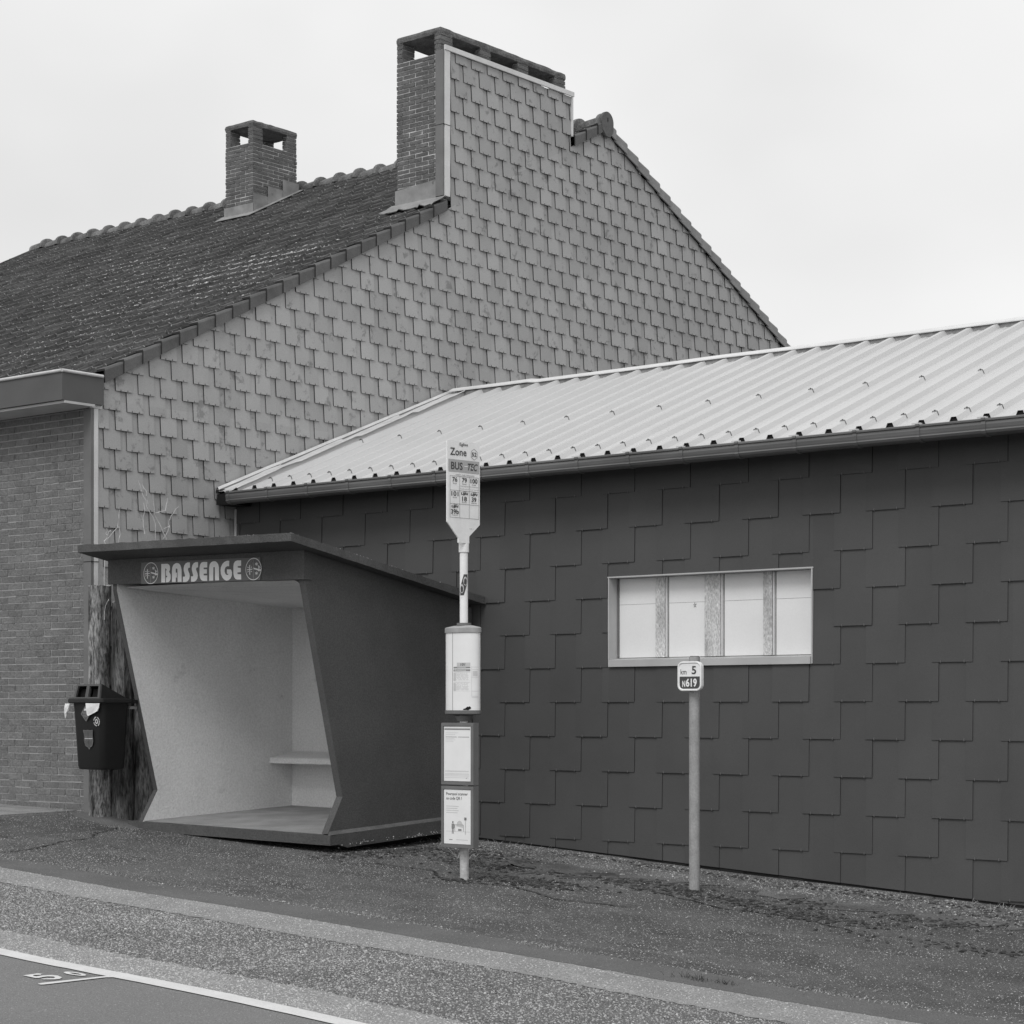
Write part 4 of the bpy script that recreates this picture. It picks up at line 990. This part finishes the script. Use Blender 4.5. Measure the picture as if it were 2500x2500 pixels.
u, v = cell(0, 1); T(mb, '101', u, v + .026, .074, .038, 'print_dark', .02); T(mb, 'Emael', u, v + .056, .040, .010)
for (i, j), s, t in (((1, 1), '18', 'Kanne'), ((2, 1), '39', 'Vroenhoven'), ((0, 2), '39b', 'Tongeren')):
    u, v = cell(i, j); put_rect(mb, u - .014, u + .026, v + .003, v + .006, g2, 'print_dark'); T(mb, 'LIJN', u, v + .023, .070, .025, 'print_dark', .05, .2); T(mb, s, u, v + .062, .050 if len(s) < 3 else .082, .038, 'print_dark', .02); T(mb, t, u, v + .090, .05 + .01 * (len(t) > 6), .010)
T(mb, 'stop 1', U(520), .685, .042, .010)
mb.build('lettering', flag, normals=False)
# sticker wrapped round the pole
mb = MB()
def on_pole(r):
    def f(a, v): # a metres round the pole, centred to the viewing side
        t = a / .0325 + math.atan2(-12.56, 10.8); return (BPX - .010 + r * math.cos(t), BPY + r * math.sin(t), v)
    return f
p1, p2, p3 = on_pole(.0335), on_pole(.0342), on_pole(.0349)
z_ = 2.585
def dia(sx, sy, f, m, n=6):
    for k in range(n):
        t0, t1 = k / n, (k + 1) / n
        q = lambda t: (-sx + 2 * sx * t)
        lo = lambda a: z_ + (-sy if a < 0 else -sy + sy * 1.3 * (a / sx)) * .95; hi = lambda a: z_ + (sy if a > 0 else sy + sy * 1.3 * (a / sx)) * .95
        a, b = q(t0), q(t1); put_poly(mb, [(a, lo(a)), (b, lo(b)), (b, hi(b)), (a, hi(a))], f, m)
dia(.034, .105, p1, 'paper'); dia(.032, .088, p2, 'print_dark')
for cx_, cv_ in ((.012, .030), (-.016, -.03)):
    put_poly(mb, ell(cx_, z_ + cv_, .016, .036, 12), p3, 'print_pale'); put_line(mb, ell(cx_, z_ + cv_, .009, .02, 8), .004, on_pole(.0355), 'print_dark', True)
mb.build('sticker', bs, normals=False)
# drum timetable
mb = MB(); cx, cy = BPX - .008, BPY - .012; ea, eb = .168, .095
def er(z, g=0, n=40): return [(cx + (ea + g) * math.cos(2 * math.pi * i / n), cy + (eb + g) * math.sin(2 * math.pi * i / n), z) for i in range(n)]
loft(mb, [er(1.545, -.12), er(1.556, -.01), er(1.563, .002), er(1.590, .004)], 'case_grey', True, False)
smooth_by_angle(mb.build('timetable_drum', bs), 35); dr = [o for o in bs.children if o.name.startswith('timetable_drum')][0]
mb = MB(); loft(mb, [er(2.205, .004), er(2.242, .004), er(2.248, -.004), er(2.262, -.07)], 'case_edge', False, True)
loft(mb, [er(2.2045, .004), er(2.2046, -.02)], 'case_grey', False, False)
mb.cyl((cx, BPY, 2.26), (cx, BPY, 2.283), .058, .058, 'case_grey', 20)
smooth_by_angle(mb.build('drum_cap', dr), 35)
mb = MB(); mb.cyl((cx, BPY, 1.505), (cx, BPY, 1.548), .055, .075, 'case_grey', 20); mb.build('collar', dr)
mb = MB(); loft(mb, [er(1.588, -.004), er(2.21, -.004)], 'paper', False, False)
o = mb.build('timetable_paper', dr); smooth_by_angle(o, 35)
# printed matter, wrapped: u = metres along the arc from the centre of the visible side
import bisect
NS = 720; arc = [0]; ang0 = math.atan2(-12.56 * .168, 10.8 * .095) ; 
def ept(t, g): return Vector((cx + (ea + g) * math.cos(t), cy + (eb + g) * math.sin(t), 0))
t0 = -2.35
ts = [t0 + 3.0 * k / NS for k in range(NS + 1)]
for k in range(NS): arc.append(arc[-1] + (ept(ts[k + 1], 0) - ept(ts[k], 0)).length)
def dfn(g):
    def f(u, v):
        k = min(NS - 1, max(0, bisect.bisect(arc, u) - 1)); fr = (u - arc[k]) / (arc[k + 1] - arc[k]); p = ept(ts[k] + (ts[k + 1] - ts[k]) * fr, g); return (p.x, p.y, v)
    return f
d1, d2, d3 = dfn(-.0028), dfn(-.0018), dfn(-.0008)
mb = MB()
def crect(u0, u1, v0, v1, f, m, n=6):
    for k in range(n): put_rect(mb, u0 + (u1 - u0) * k / n, u0 + (u1 - u0) * (k + 1) / n, v0, v1, f, m)
UO = 0.09
crect(UO + .0, UO + .003, 1.59, 2.205, d2, 'print_dark', 1)
a0 = UO + .012; a1 = a0 + .155
crect(a0 + .035, a1, 1.938, 1.966, d1, 'print_pale'); put_text(mb, '101', d2, a0 + .092, 1.952, .040, .020, 'print_dark', .02, .15)
crect(a0, a1, 1.921, 1.934, d1, 'print_grey'); crect(a0, a1, 1.898, 1.914, d1, 'print_grey')
crect(a0 + .04, a0 + .12, 1.926, 1.929, d2, 'paper'); crect(a0 + .03, a0 + .12, 1.904, 1.908, d2, 'paper'); crect(a0 + .015, a0 + .022, 1.901, 1.911, d2, 'paper')
for (va, vb) in ((1.825, 1.885), (1.745, 1.805)):
    crect(a0, a1, vb + .004, vb + .005, d1, 'print_grey'); crect(a0, a1, va - .004, va - .003, d1, 'print_pale')
    crect(a0, a0 + .024, va, vb, d1, 'print_pale')
    for c in range(16):
        for r_ in range(7):
            if random.random() < .8: crect(a0 + .03 + c * .007, a0 + .0345 + c * .007, vb - .004 - r_ * .0085, vb - r_ * .0085, d1, 'print_pale', 1)
for v in (1.93, 1.91, 1.85, 1.74, 1.70, 1.69): crect(a1 + .012, a1 + .07, v, v + .002, d1, 'print_pale')
crect(a1 + .01, a1 + .012, 1.70, 1.94, d1, 'print_pale', 1)
for k in range(6): crect(a1 + .02 + k * .007, a1 + .024 + k * .007, 1.86, 1.90, d1, 'print_pale', 1)
tear = [(a0 + .092, 1.593), (a0 + .10, 1.601), (a0 + .115, 1.607), (a0 + .13, 1.619), (a0 + .142, 1.617), (a0 + .148, 1.622), (a0 + .158, 1.616), (a0 + .163, 1.605), (a0 + .15, 1.598), (a0 + .14, 1.592)]
put_poly(mb, tear, d2, 'black')
mb.build('timetable_print', dr, normals=False)
# notice cases
def notice(z0, z1, label=None):
    mb = MB(); x0, x1, y0, y1 = -10.960, -10.620, 12.468, 12.520
    mb.box(x0, x1, y0, y1, z0, z1, 'case_grey')
    # raised rim
    t = .026
    for a in ((x0 + .002, x1 - .002, z0 + .002, z0 + t), (x0 + .002, x1 - .002, z1 - t, z1 - .002)): mb.box(a[0], a[1], y0 - .010, y0 - .001, a[2], a[3], 'case_grey')
    mb.box(x0 + .002, x0 + t - .004, y0 - .010, y0 - .001, z0 + t + .001, z1 - t - .001, 'case_grey'); mb.box(x1 - t - .004, x1 - .002, y0 - .010, y0 - .001, z0 + t + .001, z1 - t - .001, 'case_grey')
    mb.box(-10.83, -10.78, y1 + .001, BPY - .028, (z0 + z1) / 2 - .03, (z0 + z1) / 2 + .03, 'galvanised')
    c = mb.build('notice_case', bs)
    if label: c['label'] = label
    mb = MB(); mb.box(x0 + t, x1 - t - .008, y0 - .004, y0 - .0012, z0 + t + .004, z1 - t - .004, 'paper'); p = mb.build('poster', c)
    return p, x0 + t, x1 - t - .008, z0 + t + .004, z1 - t - .004, y0 - .005
p, xa, xb, za, zb, yf = notice(1.000, 1.491, 'upper notice case with faded timetable sheet')
fn = lambda u, v: (xa + u, yf, za + v); fn2 = lambda u, v: (xa + u, yf - .0008, za + v); W_, H_ = xb - xa, zb - za
mb = MB()
put_rect(mb, .006, W_ - .006, H_ - .026, H_ - .014, fn, 'print_grey'); put_rect(mb, .10, W_ - .006, H_ - .025, H_ - .019, fn2, 'print_grey')
for v, a, b in ((.050, .02, .15), (.064, .02, .12), (.095, .02, .11), (.106, .02, .12), (.117, .02, .10)): put_rect(mb, a, b, H_ - v, H_ - v + .002, fn, 'print_pale')
put_rect(mb, .02, .135, H_ - .084, H_ - .080, fn, 'print_grey'); put_rect(mb, .148, .265, H_ - .084, H_ - .080, fn, 'print_grey')
for v in (.075, .080, .058, .050, .040, .026): put_rect(mb, .012, W_ - .02, v, v + .002, fn, 'print_pale')
put_line(mb, [(W_ - .05, .02), (W_ - .035, .03)], .003, fn, 'print_grey')
mb.build('print', p, normals=False)
p, xa, xb, za, zb, yf = notice(.503, .992, 'lower notice case asking why to scan the code')
fn = lambda u, v: (xa + u, yf, za + v); fn2 = lambda u, v: (xa + u, yf - .0008, za + v)
mb = MB()
put_text(mb, 'Pourquoi scanner', fn, .137, H_ - .038, .225, .030, 'print_dark', .012); put_text(mb, 'ce code QR ?', fn, .106, H_ - .072, .163, .028, 'print_dark', .012)
for k in range(4): put_rect(mb, .025, .155 - .012 * (k % 2), H_ - .135 - k * .017, H_ - .131 - k * .017, fn, 'print_pale')
put_rect(mb, .02, W_ - .01, .098, .1, fn, 'print_pale')                       # street scene: ground line, shelter, person, pole
put_poly(mb, ell(.165, .130, .035, .055, 16, 0, math.pi) + [(.13, .10), (.2, .10)][:0] or [(0, 0)] * 3, fn, 'print_pale')
put_line(mb, [(.115, .1), (.115, .152), (.205, .152), (.205, .1)], .003, fn2, 'print_grey'); put_rect(mb, .15, .185, .105, .12, fn2, 'print_grey')
put_line(mb, [(.225, .075), (.225, .21)], .003, fn2, 'print_grey'); put_rect(mb, .213, .237, .19, .212, fn2, 'print_grey')
put_line(mb, [(.088, .08), (.090, .122)], .006, fn2, 'print_grey'); put_line(mb, [(.101, .08), (.098, .122)], .006, fn2, 'print_grey'); put_poly(mb, [(.082, .12), (.106, .12), (.108, .16), (.082, .16)], fn2, 'print_grey'); put_poly(mb, ell(.095, .172, .006, .009, 10), fn2, 'print_dark')
put_line(mb, [(.106, .158), (.116, .14), (.106, .128)], .004, fn2, 'print_grey')
put_rect(mb, .055, .09, .030, .036, fn, 'print_grey'); put_rect(mb, .13, .25, .032, .036, fn, 'print_pale')
mb.build('print', p, normals=False)

# ------------------------------------------------------------------ kilometre marker
KX, KY = -9.295, 13.58
km = thing('kilometre_marker', (KX, KY, .17), 'grey post with small white N619 km 5 sign standing before the window', 'road sign')
mb = MB(); mb.cyl((KX, KY, gz(KX, KY) - .1), (KX, KY, 2.012), .0425, .0425, 'galvanised', 24); mb.cyl((KX, KY, 2.0125), (KX, KY, 2.016), .036, .036, 'black', 24)
smooth_by_angle(mb.build('post', km), 40)
mb = MB(); sx0, sx1, sz0, sz1 = -9.393, -9.167, 1.741, 1.973; sy = 13.492
def sr(y, g, r=.045): return [(x, y, z) for x, z in rrect(sx0 - g, sx1 + g, sz0 - g, sz1 + g, r, 7)]
loft(mb, [sr(sy, -.022, .03), sr(sy, -.018, .032), sr(sy - .008, -.010, .04), sr(sy - .006, -.002), sr(sy + .002, 0), sr(sy + .034, -.004), sr(sy + .036, -.02, .03)], 'white_paint')
mb.box(KX - .05, KX + .05, sy + .037, KY - .02, 1.80, 1.83, 'galvanised')
sg = mb.build('sign_plate', km); smooth_by_angle(sg, 35)
mb = MB(); k1 = .226 / 617; k2 = .232 / 775
fS = lambda d: (lambda u, v: (sx0 + u, sy - d, sz1 - v))
s1, s2 = fS(.0015), fS(.0025)
X_ = lambda x: (x - 588) * k1; V_ = lambda y: (y - 375) * k2
rrp = [(X_(640), V_(772)), (X_(1165), V_(772)), (X_(1165), V_(980))] + [(X_(1075) + .033 * math.cos(t), V_(990) + .031 * math.sin(t)) for t in [R(a) for a in (0, 20, 45, 70, 90)]] + [(X_(730) + .033 * math.cos(t), V_(990) + .031 * math.sin(t)) for t in [R(a) for a in (90, 110, 135, 160, 180)]] + [(X_(640), V_(980))]
put_poly(mb, rrp, s1, 'print_dark')
def T2(s, x0, x1, y0, y1, m, bold): put_text(mb, s, lambda u, v: s2(u, -v), X_((x0 + x1) / 2), -V_((y0 + y1) / 2), X_(x1) - X_(x0), V_(y1) - V_(y0), m, bold)
T2('km', 665, 818, 575, 715, 'print_dark', .0); T2('5', 952, 1068, 497, 713, 'print_dark', .02); T2('N', 710, 786, 880, 1045, 'paper', .03); T2('619', 802, 1085, 820, 1045, 'paper', .035)
mb.build('lettering', sg, normals=False)

# ------------------------------------------------------------------ dead climber stems behind the shelter
def stems(name, label, lines):
    mb = MB()
    for L in lines:
        pts = [Vector((-15.62 + random.uniform(-.03, .03), y, z)) for y, z in L]; fine = [pts[0]]
        for a, b in zip(pts[:-1], pts[1:]):
            for k in range(1, 5): fine.append(a.lerp(b, k / 4) + Vector((random.uniform(-.01, .01), random.uniform(-.012, .012), random.uniform(-.008, .008))))
        for i in range(len(fine) - 1): mb.cyl(fine[i], fine[i + 1], .0042 * (1 - .5 * i / len(fine)), .0042 * (1 - .5 * (i + 1) / len(fine)), 'twig', 5)
    return mb.build(name, label=label, category='plant', group='dead climber stems against the gable')
stems('dead_stem', 'taller tangle of dead pale stems behind the middle of the shelter roof', [[(13.643, 2.4), (13.643, 3.261), (13.701, 3.371), (13.709, 3.471), (13.824, 3.605)], [(13.62, 2.5), (13.643, 3.267), (13.546, 3.516), (13.497, 3.692)], [(13.546, 3.516), (13.643, 3.548), (13.717, 3.672)], [(13.56, 2.6), (13.513, 3.408), (13.4, 3.623), (13.336, 3.815)], [(13.44, 3.60), (13.40, 3.7), (13.36, 3.805)], [(13.709, 3.40), (13.635, 3.366)], [(13.66, 3.25), (13.60, 3.32)], [(13.40, 3.3), (13.395, 3.6)]])
stems('dead_stem', 'shorter dead stems beside the house corner above the shelter roof', [[(12.912, 2.75), (12.912, 3.179), (12.943, 3.296), (12.959, 3.309)], [(12.912, 3.1), (12.92, 3.197), (13.06, 3.34), (13.076, 3.512)], [(13.065, 2.8), (13.065, 3.194), (13.076, 3.353)], [(12.93, 3.24), (12.90, 3.31)], [(12.89, 2.45), (12.91, 2.62), (12.98, 2.70)]])

# ------------------------------------------------------------------ loose stones, litter of leaves, weeds
mb = MB()
def pebble(x, y, r, m, flat=.6):
    z = gz(x, y) + .004 + bumpy(x, y); q = random.uniform(0, 6)
    vs_ = [(x + r * random.uniform(.7, 1.2) * math.cos(q + k * 1.2566), y + r * random.uniform(.7, 1.2) * math.sin(q + k * 1.2566), z) for k in range(5)] + [(x + random.uniform(-r, r) * .3, y, z + r * flat)]
    mb.add(vs_, [(k, (k + 1) % 5, 5) for k in range(5)], m)
for _ in range(1500): x = random.uniform(-19, -3); pebble(x, random.uniform(10.5, 14.8), random.uniform(.003, .009), 'gravel')
for _ in range(1400): x = random.uniform(-13, -4); pebble(x, 14.75 - abs(random.gauss(0, .45)), random.uniform(.004, .014), 'gravel')
for _ in range(700): x = random.uniform(-16, -3); pebble(x, random.gauss(10.43, .05), random.uniform(.004, .011), 'gravel')
mb.build('loose_gravel', normals=False, kind='stuff', label='small pale stones scattered over the tarmac pavement', category='gravel')
mb = MB()
def clump(cx, cy, sx, sy, n):
    for _ in range(n): pebble(random.gauss(cx, sx), min(14.82, random.gauss(cy, sy)), random.uniform(.008, .026), 'debris', .45)
for cx, cy, sx, sy, n in ((-11.9, 13.9, .4, .2, 260), (-11.3, 13.4, .3, .12, 200), (-10.35, 12.85, .25, .12, 330), (-10.8, 12.45, .10, .06, 70), (-9.9, 13.55, .3, .12, 160), (-9.29, 13.5, .08, .05, 60), (-8.9, 13.3, .4, .10, 240), (-7.9, 13.1, .35, .10, 220), (-8.3, 13.7, .2, .1, 60), (-7.2, 13.6, .25, .13, 130), (-8.0, 14.5, .6, .10, 160), (-6.6, 14.2, .4, .2, 200), (-9.8, 14.6, 1.0, .08, 200), (-12.4, 13.2, .15, .3, 120), (-6.4, 12.6, .5, .1, 100)): clump(cx, cy, sx, sy, n)
mb.build('leaf_litter', normals=False, kind='stuff', label='dark crumbled leaf litter lying along the foot of the annex wall', category='leaf litter')
mb = MB()
def blade(x, y, h, ln, m):
    z = gz(x, y) + .002; t = random.uniform(0, 6.28); w_ = random.uniform(.0015, .003); dx, dy = math.cos(t) * ln, math.sin(t) * ln
    mb.add([(x - w_, y, z), (x + w_, y, z), (x + dx * .5 + w_ * .7, y + dy * .5, z + h * .8), (x + dx * .5 - w_ * .7, y + dy * .5, z + h * .8), (x + dx, y + dy, z + h)], [(0, 1, 2, 3), (3, 2, 4)], m)
random.seed(31)
def tuft(cx, cy, s, n, h, m='dry_grass', sy_=.35):
    for _ in range(n): blade(random.gauss(cx, s), random.gauss(cy, s * sy_), random.uniform(.3, 1) * h, random.uniform(.4, 2) * h, m)
for x in [-15 + .13 * i for i in range(80)]:
    if noise.noise(Vector((x * 1.1, 2, 0))) > -.02: tuft(x, 10.43 + .02 * noise.noise(Vector((x * .6, 3 + 7, 0))), .08, 26, .014)
for cx, cy, s, n, h in ((-9.98, 10.46, .10, 160, .03), (-9.75, 10.47, .12, 120, .025), (-8.25, 10.42, .14, 130, .022), (-12.9, 10.44, .15, 120, .035), (-14.1, 10.46, .2, 120, .035)): tuft(cx, cy, s, n, h)
for cx, cy, s, n, h in ((-6.95, 10.18, .07, 50, .045), (-6.75, 10.2, .05, 25, .035)): tuft(cx, cy, s, n, h, 'dark_grass')
for cx, cy, s, n, h in ((-11.65, 13.5, .03, 20, .18), (-12.3, 14.3, .2, 60, .08), (-11.9, 14.6, .4, 80, .06), (-7.5, 14.72, .5, 60, .05), (-16.2, 12.8, .12, 60, .05), (-15.2, 12.7, .12, 60, .04)): tuft(cx, cy, s, n, h, 'dry_grass', .3)
for _ in range(150): blade(random.uniform(-13, -5), random.uniform(10.6, 14.6), .012, random.uniform(.05, .16), 'dry_grass')
mb.build('grass', normals=False, kind='stuff', label='thin dry grass growing in the kerb crack and at the wall foot', category='grass')
# concrete skirt round the timbers
mb = MB(); n = 26; vs_ = []
cxs, cys = -15.55, 12.93
for ring_, s in enumerate((0, 1)):
    for i in range(n):
        t = 2 * math.pi * i / n; rx = (.26 + .26 * s) * (1 + .15 * noise.noise(Vector((i * .4, s, 0)))); ry = (.10 + .14 * s) * (1 + .2 * noise.noise(Vector((i * .4, s, 4))))
        x, y = cxs + rx * math.cos(t), cys + ry * math.sin(t); vs_.append((x, y, gz(x, y) + (.035 if s == 0 else .004)))
vs_.append((cxs, cys, gz(cxs, cys) + .04))
mb.add(vs_, [(i, n + i, n + (i + 1) % n, (i + 1) % n) for i in range(n)] + [(i, (i + 1) % n, 2 * n) for i in range(n)], 'smooth_gutter')
mb.build('post_footing', normals=True, kind='structure')
